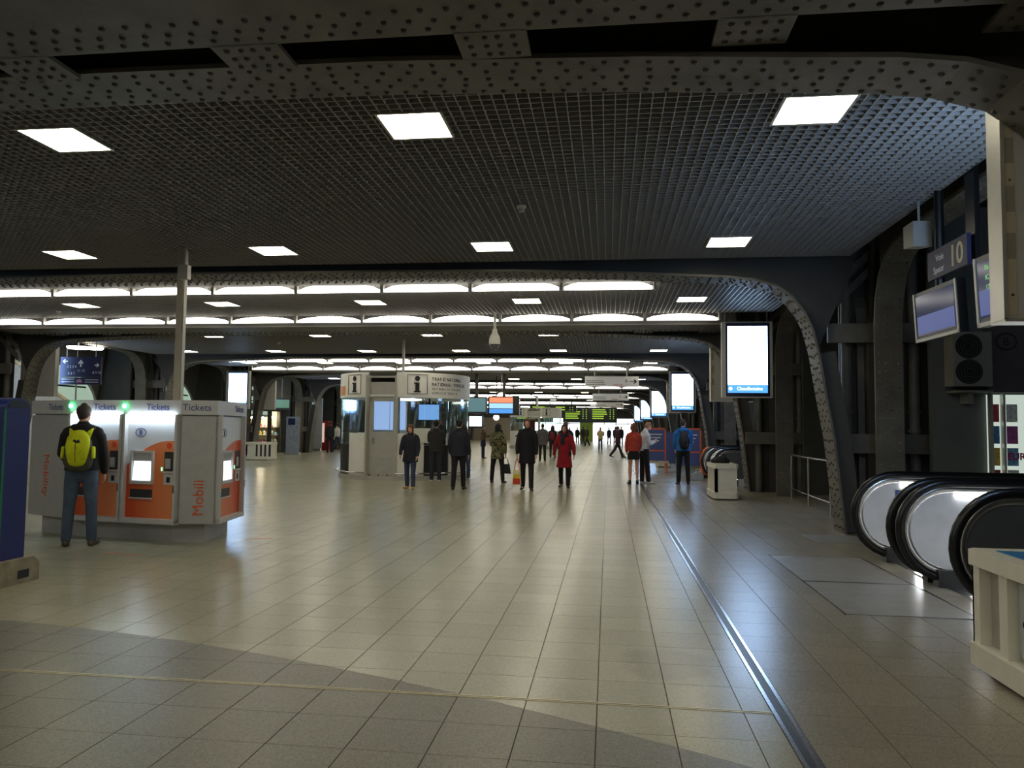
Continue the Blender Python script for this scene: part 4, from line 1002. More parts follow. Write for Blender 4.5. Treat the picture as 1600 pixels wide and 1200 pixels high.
# dome camera and smoke detectors
o = empty('dome_camera', (-2.61, 17.3, 3.36), 'white dome security camera hanging on a rod from the ceiling', 'security camera')
MB().tube([(-2.61, 17.3, 3.8), (-2.61, 17.3, 4.3)], .03, 10).build('rod', white_p, o, smooth=True)
MB().lathe((-2.61, 17.3, 3.48), [(0, .36), (.05, .36), (.06, .28), (.12, .16), (.135, .06), (.13, 0), (0, 0)], 24).build('housing', white_p, o, smooth=True)
MB().lathe((-2.61, 17.3, 3.48), [(.105, 0), (.1, -.05), (.07, -.1), (0, -.13)], 20).build('dome', mat('smoked_dome', s2l(90, 90, 92), .1), o, smooth=True)
for i, (x, y) in enumerate(((-1.05, 9.0), (-13.1, 16.6), (-10.6, 23.4), (-13.6, 18.9))):
    o = empty('smoke_detector', (x, y, ZC), ['smoke detector in the middle of the nearest ceiling bay', 'smoke detector in the second ceiling bay at far left', 'smoke detector in the third ceiling bay', 'smoke detector by the left girder'][i], 'smoke detector', 'smoke detectors')
    MB().lathe((x, y, ZC-.03), [(0, 0), (.05, 0), (.06, .03), (0, .03)], 16).build('base', white_p, o, smooth=True)
    MB().lathe((x, y, ZC-.07), [(0, 0), (.035, 0), (.04, .04), (0, .04)], 16).build('sensor', lgrey, o, smooth=True)

# monitors and globes in mid hall
def hall_tv(x0, x1, z0, z1, Y, scr, label):
    o = empty('hall_monitor', ((x0+x1)/2, Y, z0), label, 'monitor', 'monitors hanging in mid hall')
    MB().box(x0, x1, Y, Y+.2, z0, z1).build('casing', black_p, o)
    for q in scr: MB().box(x0+(x1-x0)*q[0], x0+(x1-x0)*q[1], Y-.01, Y, z0+(z1-z0)*q[2], z0+(z1-z0)*q[3]).build('screen', q[4], o)
    MB().box((x0+x1)/2-.06, (x0+x1)/2+.06, Y+.08, Y+.16, z1, 4.9).build('hanger', steel_dark, o)
hall_tv(-6.6, -5.62, 2.2, 3.0, 35, [(.05, .95, .12, .92, emis('tv_teal', (.1, .22, .24), .7))], 'dim teal departure monitor right of the kiosk')
hall_tv(-5.55, -4.1, 2.15, 3.02, 35, [(.04, .8, .66, .95, emis('tv_red', (1, .25, .12), 1.)), (.04, .8, .36, .63, emis('tv_sky', (.35, .65, 1), 1.)), (.04, .8, .1, .33, emis('tv_blue', (.08, .35, .9), .8))], 'red and blue screen monitor hanging in mid hall')
hall_tv(-6.75, -6.05, 1.55, 2.15, 36.5, [(.06, .94, .12, .94, emis('tv_white', (.75, .88, 1), 1.3))], 'small white-lit screen below the dim monitor')
for i, (x, y, z, r_) in enumerate(((-5.2, 37, 3.05, .26), (-5.75, 39, 2.1, .16))):
    o = empty('globe_lamp', (x, y, z), ['large white globe lamp above the red and blue monitor', 'small white globe below the monitors'][i], 'globe lamp', 'white globes in mid hall')
    MB().lathe((x, y, z), [(0, -r_)]+[(r_*math.sin(t), -r_*math.cos(t)) for t in np.linspace(.3, math.pi-.3, 9)]+[(0, r_)], 20).build('globe', emis('globe', (1, .97, .9), 1.6), o, smooth=True)
    MB().tube([(x, y, z+r_), (x, y, 4.9)], .03, 8).build('stem', steel_dark, o)

# departure boards
yel = emis('board_text', (.55, .9, .05), .55)
for n, (x0, x1, z0, z1, Y) in enumerate(((-9.6, -5.6, 2.2, 3.5, 78), (-4.6, .9, 2.2, 3.75, 78), (-7.2, -2.9, 3.1, 3.75, 70))):
    o = empty('departure_board', ((x0+x1)/2, Y, z0), ['left departure board with yellow-green rows at the far end', 'right wide departure board with yellow-green rows at the far end', 'upper departure board behind the distant kiosk roof'][n], 'departure board', 'departure boards')
    MB().box(x0, x1, Y, Y+.3, z0, z1).build('casing', mat('board_dark', s2l(22, 30, 36), .4), o)
    rnd = random.Random(n); nb = 1 if n == 0 else 2; rows = max(2, int((z1-z0-.25)/.22))
    for b in range(nb):
        xa = x0+.25+(x1-x0)/nb*b; w_ = (x1-x0)/nb-.5
        for r_ in range(rows):
            z = z1-.3-r_*.22
            MB().box(xa, xa+w_*rnd.uniform(.5, .7), Y-.02, Y, z+.02, z+.12).build('text_row', yel, o)
            MB().box(xa+w_*.78, xa+w_*.82, Y-.02, Y, z+.02, z+.11).build('time_mark', yel, o); MB().box(xa+w_*.93, xa+w_*.97, Y-.02, Y, z+.02, z+.11).build('time_mark', yel, o)
    for x in (x0+.5, x1-.5): MB().box(x, x+.12, Y+.1, Y+.2, z1, 4.95).build('hanger', steel_dark, o)

# blue and orange stall on the right
st = empty('sales_stall', (2.3, 28, 0), 'blue and orange sales stall with panels at the right', 'stall')
ob = mat('stall_blue', s2l(70, 86, 140), .5, var=.06); oo = mat('stall_orange', s2l(226, 98, 44), .5, var=.06)
for x0, x1, Y in ((1.35, 2.15, 29.0), (2.5, 3.25, 27.4)):
    for b in ((x0, x1, 1.56, 1.62), (x0, x1, .75, .8), (x0, x0+.05, .1, 1.62), (x1-.05, x1, .1, 1.62)): MB().box(b[0], b[1], Y, Y+.06, b[2], b[3]).build('frame', oo, st)
    MB().box(x0+.05, x1-.05, Y+.01, Y+.05, .8, 1.56).build('panel', ob, st)
    MB().box(x0+.05, x1-.05, Y+.01, Y+.05, .3, .75).build('lower_panel', ob, st)
    for j in range(3): MB().box(x0+.12, x1-.14-.06*j, Y, Y+.011, 1.36-j*.12, 1.40-j*.12).build('text_line', white_ink, st)
MB().box(2.15, 2.5, 28.95, 29.0, .3, 1.45).build('panel', ob, st)
MB().box(1.3, 2.2, 28.2, 28.9, .34, .40).build('bench_top', mat('bench_cream', s2l(200, 180, 150), .5), st)
for x in (1.35, 2.1): MB().box(x, x+.05, 28.25, 28.85, 0, .34).build('bench_leg', oo, st)
ob_ = empty('orange_counter', (3.2, 25.6, 0), 'orange rounded counter beside the stall', 'counter')
MB().prism([(3.05, 25.4, .1), (3.45, 25.4, .1), (3.45, 25.4, 1.0), (3.25, 25.4, 1.02), (3.12, 25.4, .9), (3.05, 25.4, .6)], (0, .5, 0)).build('body', oo, ob_)
MB().box(3.08, 3.42, 25.42, 25.88, 0, .1).build('foot', black_p, ob_)
sb = empty('shopping_bag', (2.75, 24.3, 0), 'grey shopping bag on the floor by the orange counter', 'bag')
MB().prism([(2.6, 24.2, 0), (2.95, 24.2, 0), (2.92, 24.2, .22), (2.8, 24.2, .28), (2.62, 24.2, .2)], (0, .25, 0)).build('body', mat('bag_grey', s2l(150, 150, 150), .6, bump=.4), sb)
MB().tube([(2.7, 24.3, .22), (2.72, 24.3, .34), (2.84, 24.3, .34), (2.86, 24.3, .22)], .01, 6).build('handle', white_p, sb)

# lit shop on the left and its banner stand
sh = empty('shop_front', (-18.6, 40, 0), 'small lit gift shop window in the left wall', 'shop')
wood = mat('shop_frame', s2l(70, 62, 52), .6)
for b in ((-19.0, -18.8, 37.8, 38.0, 0, 2.5), (-19.0, -18.8, 40.7, 40.85, 0, 2.5), (-19.0, -18.8, 41.9, 42.0, 0, 2.5), (-19.0, -18.7, 37.8, 42.0, 2.35, 2.75)): MB().box(*b).build('frame', wood, sh)
MB().box(-21.2, -18.85, 42.1, 42.16, 0, 2.5).build('back_wall', mat('shop_wall', s2l(220, 205, 160), .6), sh)
for x in (-20.3, -19.75, -19.2): MB().lathe((x, 41.5, 1.95), [(0, 0), (.09, .02), (.12, .1), (.06, .18), (0, .2)], 12).build('spot_lamp', emis('shop_lamp', (1, .88, .6), 60), sh, smooth=True)
for z in (.55, 1.0, 1.45): MB().box(-21.1, -18.9, 41.75, 42.1, z, z+.03).build('shelf', white_p, sh)
rnd = random.Random(5)
for z in (.58, 1.03, 1.48):
    for i in range(9):
        x = -20.9+i*.235; c_ = rnd.choice(cols); h_ = rnd.uniform(.12, .28)
        q = MB().lathe((x, 41.9+rnd.uniform(-.04, .04), z+.0005), [(0, 0), (.07, 0), (.09, h_*.5), (.04, h_*.85), (0, h_)], 8).build('souvenir', mat('souv_%d' % cols.index(c_), c_, .4, var=.2), None)
        tag(q, '%s souvenir from the left on the %s shop shelf' % (ordn[i+1], {.58: 'lower', 1.03: 'middle', 1.48: 'upper'}[z]), 'souvenir', 'souvenirs on the shop shelves')
bn = empty('banner_stand', (-16.9, 39.5, 0), 'grey roll-up banner stand beside the left shop', 'banner')
MB().box(-17.35, -16.6, 39.5, 39.54, .12, 2.05).build('sheet', mat('banner_grey', s2l(150, 156, 162), .5, var=.2, scale=6), bn)
MB().box(-17.25, -16.85, 39.49, 39.5, 1.6, 1.95).build('blue_print', navy, bn)
MB().box(-17.4, -16.55, 39.4, 39.64, .0, .12).build('foot', alu, bn)
gb_ = empty('flag_banner', (-18.1, 46.0, 0), 'white vertical banner in front of the red vending machine', 'banner')
MB().box(-18.45, -17.85, 46.0, 46.05, .15, 3.3).build('sheet', mat('banner_white', s2l(205, 205, 212), .5, var=.12, scale=2), gb_)
MB().box(-18.4, -17.9, 45.9, 46.15, 0, .15).build('foot', alu, gb_)
vm = empty('vending_machine', (-18.6, 47.9, 0), 'red vending machine behind the white banner', 'vending machine')
MB().box(-19.1, -18.05, 47.6, 48.3, 0, 1.9).build('body', mat('vending_red', s2l(150, 36, 40), .4), vm)
MB().box(-18.9, -18.3, 47.57, 47.6, .5, 1.75).build('window', emis('vending_window', (1, .7, .6), .5), vm)
lb = empty('lightbox', (-16.9, 37.2, 2.3), 'small green-lit monitor hung over the left shop', 'monitor')
MB().obox((-17.0, 36.6, 2.35), (.9, .5, 0), (-.08, .12, 0), (0, 0, .62)).build('casing', black_p, lb)
MB().obox((-16.95, 36.62, 2.45), (.8, .44, 0), (.01, -.018, 0), (0, 0, .42)).build('screen', emis('green_screen', (.2, .5, .3), .3), lb)
MB().tube([(-16.5, 36.95, 2.97), (-16.5, 36.95, 4.9)], .03, 8).build('hanger', steel_dark, lb)
# white slanting escalator parapet on the left
pp = empty('stair_parapet', (-18.6, 23, 0), 'pale slanting escalator parapet at the left behind the ticket island', 'parapet')
MB().prism([(-19.0, 21.0, 0), (-19.0, 26.0, 0), (-19.0, 26.0, 1.6), (-19.0, 21.0, 4.0)], (.12, 0, 0)).build('panel', mat('parapet_pale', s2l(186, 188, 184), .5), pp)
MB().obox((-19.03, 21.0, 4.0), (.18, 0, 0), (0, 5.0, -2.4), (0, 0, .10)).build('coping', mat('coping_cream', s2l(214, 196, 150), .5), pp)

# ================================================================ PEOPLE
def loft(mb, rings, n=14, side=(1, 0, 0), ends=True):
    """rings: (centre, rx, ry); cross sections perpendicular to the path, rx along `side`"""
    side = Vector(side); P_ = [Vector(r_[0]) for r_ in rings]; k = len(P_); R_ = []
    for i in range(k):
        t = (P_[min(i+1, k-1)]-P_[max(i-1, 0)]).normalized()
        a = (side-t*side.dot(t))
        if a.length < 1e-3: a = Vector((0, 1, 0))-t*t.y
        a.normalize(); b = t.cross(a)
        R_.append((P_[i], a, b, rings[i][1], rings[i][2], t))
    if ends:
        c, a, b, x, y, t = R_[0]; q = min(x, y)
        R_ = [(c-t*q*.75, a, b, x*.45, y*.45, t), (c-t*q*.45, a, b, x*.8, y*.8, t)]+R_
        c, a, b, x, y, t = R_[-1]; q = min(x, y)
        R_ = R_+[(c+t*q*.45, a, b, x*.8, y*.8, t), (c+t*q*.75, a, b, x*.45, y*.45, t)]
    V = []
    for c, a, b, x, y, t in R_: V += [c+a*(x*math.cos(2*math.pi*j/n))+b*(y*math.sin(2*math.pi*j/n)) for j in range(n)]
    F = []
    for i in range(len(R_)-1):
        for j in range(n): F.append((i*n+j, i*n+(j+1) % n, (i+1)*n+(j+1) % n, (i+1)*n+j))
    F += [tuple(range(n-1, -1, -1)), tuple(range((len(R_)-1)*n, len(R_)*n))]
    mb.add(V, F)
def ball(mb, c, rx, ry, rz, n=14):
    c = Vector(c); rg = []
    for i in range(1, 8):
        t = math.pi*i/8; rg.append((c+Vector((0, 0, -rz*math.cos(t))), rx*math.sin(t), ry*math.sin(t)))
    loft(mb, rg, n, ends=True)
def skinmesh(mb, name, m, parent, vox, smooth=5):
    o = mb.build(name, m, parent)
    md = o.modifiers.new('remesh', 'REMESH'); md.mode = 'VOXEL'; md.voxel_size = vox; md.use_smooth_shade = True
    s_ = o.modifiers.new('smooth', 'SMOOTH'); s_.factor = .5; s_.iterations = smooth
    REMESH.append(o); return o
CLOTH = {}
def cloth(c, rough=.85, var=.18):
    if not isinstance(c, tuple): return c
    k = tuple(c)
    if k not in CLOTH: CLOTH[k] = mat('cloth_%d_%d_%d' % k, s2l(*c), rough, var=var, scale=9, bump=.35, bscale=14)
    return CLOTH[k]
def person(x, y, face, h, label, top=(30, 30, 34), legs=(36, 38, 46), shoes=(30, 28, 28), hair=(40, 30, 24), hairstyle='short', group=None,
           la=(0, 0), ra=(0, 0), lsp=0, armL=(0, .12, .15), armR=(0, .12, .15), lean=0, head=(0, 0), coat=-.02, flare=1., hood=None, skirt=None, bare=False, scarf=None, fine=False, wide=1., hat=None, sit=False, belt=None, z=0):
    """la/ra = hip swing, knee bend per leg; armX = swing, abduction, elbow bend. face: 0 looks down the hall (+y), pi looks at the camera"""
    s = h/1.75
    root = empty('person', (0, 0, 0), label, 'person', group)
    vox = .0085 if fine else .017
    X = Vector((1, 0, 0))
    Pv = Vector((0, 0, .93)); T_ = Vector((0, math.sin(lean), math.cos(lean))); Fd = Vector((0, math.cos(lean), -math.sin(lean)))
    J = {}
    for sd, (a, b), nm in ((-1, la, 'l'), (1, ra, 'r')):
        hip = Pv+Vector((sd*.09, 0, -.04)); sp = sd*(.035+lsp)
        d1 = Vector((sp, math.sin(a), -math.cos(a))).normalized(); kn = hip+d1*.43
        d2 = Vector((sp*.5, math.sin(a-b), -math.cos(a-b))).normalized(); an = kn+d2*.42
        J['hip'+nm], J['kn'+nm], J['an'+nm] = hip, kn, an
        J['pitch'+nm] = a-b
    low = min(J['anl'].z, J['anr'].z)-.075
    off = Vector((0, 0, -low)) if not sit else Vector((0, 0, 0))
    for k_ in list(J):
        if isinstance(J[k_], Vector): J[k_] = J[k_]+off
    Pv = Pv+off
    up = lambda t: Pv+T_*t
    neck = up(.53)
    hd_yaw, hd_p = head
    Hd = Vector((0, math.sin(lean+hd_p), math.cos(lean+hd_p)))
    hc = neck+Hd*.165+Vector((0, math.cos(lean+hd_p), 0))*.018
    fy = Vector((math.sin(hd_yaw), math.cos(hd_yaw), 0)); fy = (fy-Hd*fy.dot(Hd)).normalized(); fx = fy.cross(Hd)
    for sd, (a, ab, e), nm in ((-1, armL, 'l'), (1, armR, 'r')):
        sh = up(.448)+X*(sd*.170*wide); a_ = a+lean*.5
        d1 = Vector((sd*math.sin(ab), math.sin(a_), -math.cos(a_)*math.cos(ab))).normalized(); el = sh+d1*.285
        d2 = Vector((sd*math.sin(ab*.4-e*.28), math.sin(a_+e), -math.cos(a_+e))).normalized(); wr_ = el+d2*.245
        J['sh'+nm], J['el'+nm], J['wr'+nm], J['hd'+nm] = sh, el, wr_, d2
    S = lambda v: Vector(v)*s
    def L(mb, rings, **k): loft(mb, [(S(c), rx*s, ry*s) for c, rx, ry in rings], **k)
    # ---- body: one continuous surface
    mb = MB()
    L(mb, [(up(-.06), .135, .10), (up(.05), .135, .095), (up(.18), .118, .085), (up(.34), .14, .10), (up(.42), .135, .09), (up(.48), .09, .065)])
    L(mb, [(up(.46), .062, .06), (neck+Hd*.03, .052, .055), (neck+Hd*.1, .052, .056)])
    # head with jaw, nose, ears, brow
    hd_ = lambda a, b, c: hc+fx*a+fy*b+Hd*c
    L(mb, [(hd_(0, .018, -.105), .035, .045), (hd_(0, .014, -.075), .055, .075), (hd_(0, .006, -.03), .068, .09), (hd_(0, 0, .02), .074, .096), (hd_(0, -.004, .06), .068, .09), (hd_(0, -.006, .09), .045, .06)], side=fx)
    L(mb, [(hd_(0, .098, .012), .009, .008), (hd_(0, .108, -.022), .014, .013)], side=fx)
    L(mb, [(hd_(-.02, .092, -.062), .008, .007), (hd_(.02, .092, -.062), .008, .007)], side=Hd)
    for sd in (-1, 1): L(mb, [(hd_(sd*.076, -.008, .018), .010, .016), (hd_(sd*.076, -.002, -.028), .008, .012)], side=fx)
    for nm, sd in (('l', -1), ('r', 1)):
        hip, kn, an = J['hip'+nm], J['kn'+nm], J['an'+nm]
        L(mb, [(hip+Vector((0, 0, .04)), .085, .09), (hip.lerp(kn, .3), .078, .082), (hip.lerp(kn, .75), .058, .06), (kn, .053, .056), (kn.lerp(an, .3)+Vector((0, -.012, 0)), .053, .058), (kn.lerp(an, .7), .04, .042), (an, .034, .04)])
        L(mb, [(an+Vector((0, -.03, -.035)), .032, .03), (an+Vector((sd*.012, .14, -.05)), .036, .022)], side=(1, 0, 0))
        sh, el, wr_, d2 = J['sh'+nm], J['el'+nm], J['wr'+nm], J['hd'+nm]
        L(mb, [(sh+Vector((-sd*.05, 0, -.01)), .04, .045), (sh, .042, .046), (sh.lerp(el, .5), .043, .045), (el, .036, .038), (el.lerp(wr_, .3), .038, .038), (wr_, .026, .024)])
        # hand: palm, four fingers, thumb
        ac = X if abs(d2.x) < .8 else Vector((0, 1, 0)); hx = d2.cross(ac).normalized()    # across the palm (front-back when arm hangs)
        pn_ = d2.cross(hx)*(1 if True else -1); pn_ = pn_ if pn_.x*sd < 0 else -pn_            # palm faces the body
        L(mb, [(wr_, .026, .020), (wr_+d2*.04, .038, .018), (wr_+d2*.085, .040, .016)], side=hx)
        fwd = hx if hx.y > 0 else -hx
        for q, (o_, ln) in enumerate(((.030, .066), (.010, .074), (-.011, .069), (-.031, .054))):
            b0 = wr_+d2*.085+fwd*o_; b1 = b0+d2*ln*.5+pn_*.008; b2 = b1+d2*ln*.42+pn_*.026
            L(mb, [(b0-d2*.01, .0095, .0095), (b1, .0088, .0088), (b2, .0075, .0075)], n=8)
        t0 = wr_+d2*.03+fwd*.03; t1 = t0+fwd*.028+d2*.03+pn_*.012; t2 = t1+d2*.035+fwd*.006+pn_*.008
        L(mb, [(t0, .014, .012), (t1, .0105, .0105), (t2, .0085, .0085)], n=8)
    skinmesh(mb, 'body', skin_m, root, vox*s, 3)
    # ---- eyes
    for sd in (-1, 1):
        e_ = MB(); p_ = S(hd_(sd*.03, .086, .014)); ball(e_, p_, .0105*s, .0105*s, .0085*s, 8); e_.build('eye', mat('eye_dark', s2l(40, 32, 28), .2, var=0), root, smooth=True)
    # ---- trousers
    if not bare:
        mb = MB()
        L(mb, [(up(.10), .15, .115), (up(.02), .16, .12), (up(-.07), .155, .12)])
        for nm, sd in (('l', -1), ('r', 1)):
            hip, kn, an = J['hip'+nm], J['kn'+nm], J['an'+nm]
            L(mb, [(hip+Vector((0, 0, .05)), .092, .108), (hip.lerp(kn, .35), .092, .098), (hip.lerp(kn, .85), .072, .076), (kn, .07, .074), (kn.lerp(an, .4), .066, .072), (kn.lerp(an, .88), .06, .068), (kn.lerp(an, .99), .058, .066)], ends=True)
        skinmesh(mb, 'trousers', cloth(legs), root, .016*s if not fine else .012*s, 4)
    if skirt is not None:
        c_, zt = skirt; mb = MB()
        L(mb, [(up(.12), .15, .115), (up(.0), .168, .13), (up(-.10), .178, .14), (up(zt), .185*flare, .15)], ends=False)
        skinmesh(mb, 'skirt' if zt < -.25 else 'shorts', cloth(c_), root, .014*s, 4)
    # ---- shoes
    for nm, sd in (('l', -1), ('r', 1)):
        an = J['an'+nm]; pt = J['pitch'+nm]; lift = an.z-.075
        dn = -min(.9, max(0, lift*4)) if pt < 0 else min(.35, lift*3)
        fd = Vector((sd*.12, math.cos(dn), math.sin(dn))).normalized()
        if not sit and pt > -.05 and lift < .02: fd = Vector((sd*.14, 1, 0)).normalized()
        mb = MB(); he = an+Vector((0, -.045, -.038)); 
        L(mb, [(he, .038, .036), (he+fd*.08, .043, .036), (he+fd*.16+Vector((0, 0, -.008)), .048, .03), (he+fd*.235+Vector((0, 0, -.014)), .040, .022)])
        L(mb, [(an+Vector((0, -.01, -.05)), .045, .05), (an+Vector((0, 0, .03)), .045, .052)])
        skinmesh(mb, 'shoe', cloth(shoes, .5), root, .012*s, 3)
    # ---- coat or jacket
    mb = MB(); tm = cloth(top)
    rg = [(up(.50), .08, .075), (up(.45), .135*wide, .10), (up(.37), .172*wide, .125), (up(.24), .172*wide, .128), (up(.10), .17*wide, .132), (up(0), .176*wide, .138)]
    z_ = -.12
    while z_ > coat+.02: rg.append((Pv+Vector((0, 0, z_)), (.178+(.045*flare*(-z_/.5)))*wide, .142+.05*flare*(-z_/.5))); z_ -= .12
    if coat < 0: rg.append((Pv+Vector((0, 0, coat)), (.178+(.045*flare*(-coat/.5)))*wide, .142+.05*flare*(-coat/.5)))
    L(mb, rg, n=20, ends=False)
    L(mb, [(up(.49), .075, .07), (neck+Hd*.035, .072, .072)])
    for nm, sd in (('l', -1), ('r', 1)):
        sh, el, wr_ = J['sh'+nm], J['el'+nm], J['wr'+nm]
        L(mb, [(up(.525)+X*(sd*.035), .05, .055), (sh+Vector((-sd*.06, 0, .03)), .056, .066), (sh+Vector((-sd*.012, 0, 0)), .062, .072)], side=(0, 1, 0))
        L(mb, [(sh+Vector((-sd*.03, 0, .005)), .058, .07), (sh+(el-sh)*.12, .066, .073), (sh.lerp(el, .5), .064, .067), (el, .058, .06), (el.lerp(wr_, .5), .054, .055), (el.lerp(wr_, .93), .046, .046)])
    skinmesh(mb, 'coat' if coat < -.2 else 'jacket', tm, root, .015*s if not fine else .012*s, 4)
    if belt:
        mb = MB(); L(mb, [(up(.13), .178*wide, .136), (up(.09), .182*wide, .14)], n=20); mb.build('belt', cloth(belt), root, smooth=True)
    if scarf:
        mb = MB(); ring = [S(up(.50)+X*(.095*math.cos(t))+Fd*(.085*math.sin(t)+.01)) for t in np.linspace(0, 2*math.pi, 18, endpoint=False)]
        mb.tube(ring, .042*s, 10, closed=True); loft(mb, [(S(up(.50)+Fd*.1+X*.03), .05*s, .03*s), (S(up(.38)+Fd*.135+X*.04), .06*s, .03*s), (S(up(.25)+Fd*.145+X*.04), .06*s, .022*s)])
        mb.build('scarf', cloth(scarf), root, smooth=True)
    if hood:
        mb = MB(); ring = [S(up(.505)+X*(.11*math.cos(t))-Fd*(.08*math.sin(t)-.0)) for t in np.linspace(-.6, math.pi+.6, 16)]
        mb.tube(ring, [.03*s+.035*s*math.sin(math.pi*i/15) for i in range(16)], 10); mb.build('hood', cloth(hood), root, smooth=True)
    # ---- hair or headgear
    mb = MB()
    hm = cloth(hair, .6)
    L(mb, [(hd_(0, -.022, -.045), .062, .072), (hd_(0, -.022, 0), .079, .09), (hd_(0, -.012, .05), .081, .101), (hd_(0, -.008, .085), .068, .085), (hd_(0, -.008, .108), .038, .05)], side=fx)
    if hairstyle == 'long':
        for sd in (-1, 0, 1):
            L(mb, [(hd_(sd*.055, -.045, .04), .035, .05), (hd_(sd*.07, -.045, -.05), .035, .055), (hd_(sd*.075, -.05, -.14), .035, .055), (hd_(sd*.075, -.055, -.22), .025, .035)], side=fx)
        for sd in (-1, 1): L(mb, [(hd_(sd*.05, .04, .075), .028, .035), (hd_(sd*.076, .03, .0), .02, .03), (hd_(sd*.082, .02, -.10), .022, .032), (hd_(sd*.085, .03, -.2), .018, .03)], side=fx)
    if hairstyle == 'mid':
        L(mb, [(hd_(0, -.04, .02), .085, .07), (hd_(0, -.04, -.07), .088, .062), (hd_(0, -.035, -.115), .075, .05)], side=fx)
        for sd in (-1, 1): L(mb, [(hd_(sd*.055, .05, .075), .022, .028), (hd_(sd*.08, .03, .0), .016, .028), (hd_(sd*.08, .015, -.07), .016, .028)], side=fx)
        L(mb, [(hd_(-.05, .078, .07), .02, .02), (hd_(.05, .078, .07), .02, .02)], side=Hd)
    if hairstyle != 'bald': skinmesh(mb, 'hair', hm, root, .011*s, 3)
    if hat:
        mb = MB(); L(mb, [(hd_(0, -.01, .012), .086, .104), (hd_(0, -.01, .06), .087, .104), (hd_(0, -.01, .1), .07, .085), (hd_(0, -.01, .125), .035, .045)], side=fx)
        skinmesh(mb, 'hat', cloth(hat), root, .012*s, 3)
    root.location = (x, y, z); root.rotation_euler = (0, 0, face)
    J['up'], J['Fd'], J['s'], J['S'], J['Pv'] = up, Fd, s, S, Pv
    return root, J
def world(root, v): return Matrix.Translation(root.location) @ Matrix.Rotation(root.rotation_euler.z, 4, 'Z') @ Vector(v)
PI = math.pi
def backpack(root, J, label, c1, c2, sc=1., straps=True):
    """bag worn on the back of a figure: a thing of its own"""
    o = empty('backpack', world(root, J['S'](J['up'](.1)+J['Fd']*-.2)), label, 'backpack'); o.rotation_euler.z = root.rotation_euler.z
    S, up, Fd, s = J['S'], J['up'], J['Fd'], J['s']
    inv = Matrix.Translation(-Vector(o.location))
    W = lambda v: world(root, S(v))
    q = lambda t, d, x=0: W(up(t)-Fd*d+Vector((x, 0, 0)))
    rx = (q(0, 0, 1)-q(0, 0, 0)).normalized()
    mb = MB(); loft(mb, [(q(.03, .2), .12*sc*s, .06*sc*s), (q(.10, .205), .14*sc*s, .075*sc*s), (q(.24, .205), .135*sc*s, .075*sc*s), (q(.36, .19), .115*sc*s, .06*sc*s), (q(.42, .175), .08*sc*s, .045*sc*s)], side=rx, n=18)
    skinmesh(mb, 'body', cloth(c2), o, .014, 3)
    mb = MB(); loft(mb, [(q(.09, .25), .088*sc*s, .055*sc*s), (q(.2, .26), .105*sc*s, .066*sc*s), (q(.3, .25), .112*sc*s, .07*sc*s), (q(.39, .215), .105*sc*s, .065*sc*s), (q(.44, .18), .075*sc*s, .05*sc*s)], side=rx, n=16)
    skinmesh(mb, 'front_pocket', cloth(c1), o, .012, 3)
    for sd in (-1, 1):
        mb = MB(); loft(mb, [(q(.15, .215, sd*.14*sc), .022*s, .05*s), (q(.27, .21, sd*.135*sc), .022*s, .05*s)], side=rx); mb.build('side_pocket', cloth(c1), o, smooth=True)
    mb = MB(); mb.tube([q(.44, .17, -.04), q(.49, .19, -.02), q(.49, .19, .02), q(.44, .17, .04)], .008*s, 6); mb.build('grab_loop', black_p, o)
    mb = MB(); mb.tube([q(.1, .318*sc**.5), q(.2, .338*sc**.5), q(.3, .335*sc**.5), q(.36, .3*sc**.5)], .004*s, 5); mb.build('zip', black_p, o)
    if straps:
        for sd in (-1, 1):
            mb = MB(); loft(mb, [(q(.40, .16, sd*.09), .03*s, .012*s), (q(.50, .09, sd*.105), .03*s, .012*s), (q(.535, .02, sd*.11), .03*s, .012*s), (q(.50, -.07, sd*.115), .03*s, .012*s)], side=rx); mb.build('strap', cloth(c1), o, smooth=True)
    return o
def hand_pt(root, J, nm): return world(root, J['S'](J['wr'+nm]+J['hd'+nm]*.11))

# man with the yellow backpack at the machine
a, J = person(-6.66, 8.98, .42, 1.77, 'person in black jacket and jeans with yellow backpack at a ticket machine', (20, 20, 24), (78, 92, 112), (92, 80, 66), (46, 34, 26), armL=(.35, .22, .75), armR=(.12, .16, .25), lsp=.045, head=(.35, .0), hood=(20, 20, 24), fine=True, la=(0, .02), ra=(.03, .04), wide=1.12)
bp_ = backpack(a, J, 'yellow and grey backpack on the back of the person at the ticket machine', (206, 214, 16), (74, 74, 58), 1.22)

q = world(a, J['S'](J['up'](.345)-J['Fd']*.322))
M_ = MB(); loft(M_, [(q+Vector((-.035, 0, .01)), .012, .02), (q, .014, .014), (q+Vector((.035, 0, .01)), .012, .02)], side=(0, 1, 0)); M_.build('emblem', black_p, bp_, smooth=True)

WK = dict(la=(.38, .08), ra=(-.3, .22))     # mid-stride, left leg leading
WK2 = dict(la=(-.3, .22), ra=(.38, .08))
# woman in navy parka walking to the camera
person(-4.94, 18.75, PI, 1.60, 'person in navy parka with fur hood and tan boots, walking before the kiosk', (30, 32, 42), (56, 66, 92), (176, 136, 70), (104, 58, 40), 'mid', coat=-.22, flare=1.1, hood=(132, 108, 80), armL=(.1, .16, .35), armR=(.15, .2, .5), head=(0, .12), fine=True, la=(.16, .1), ra=(-.12, .1), wide=1.12)
# man from behind in dark jacket
person(-3.72, 18.85, .05, 1.74, 'person in dark navy jacket and black trousers, seen from behind before the kiosk', (34, 36, 48), (24, 24, 28), (20, 20, 20), (24, 20, 18), coat=-.12, armL=(.1, .14, .3), armR=(.05, .14, .2), la=(-.12, .14), ra=(.14, .02), fine=True, wide=1.15)
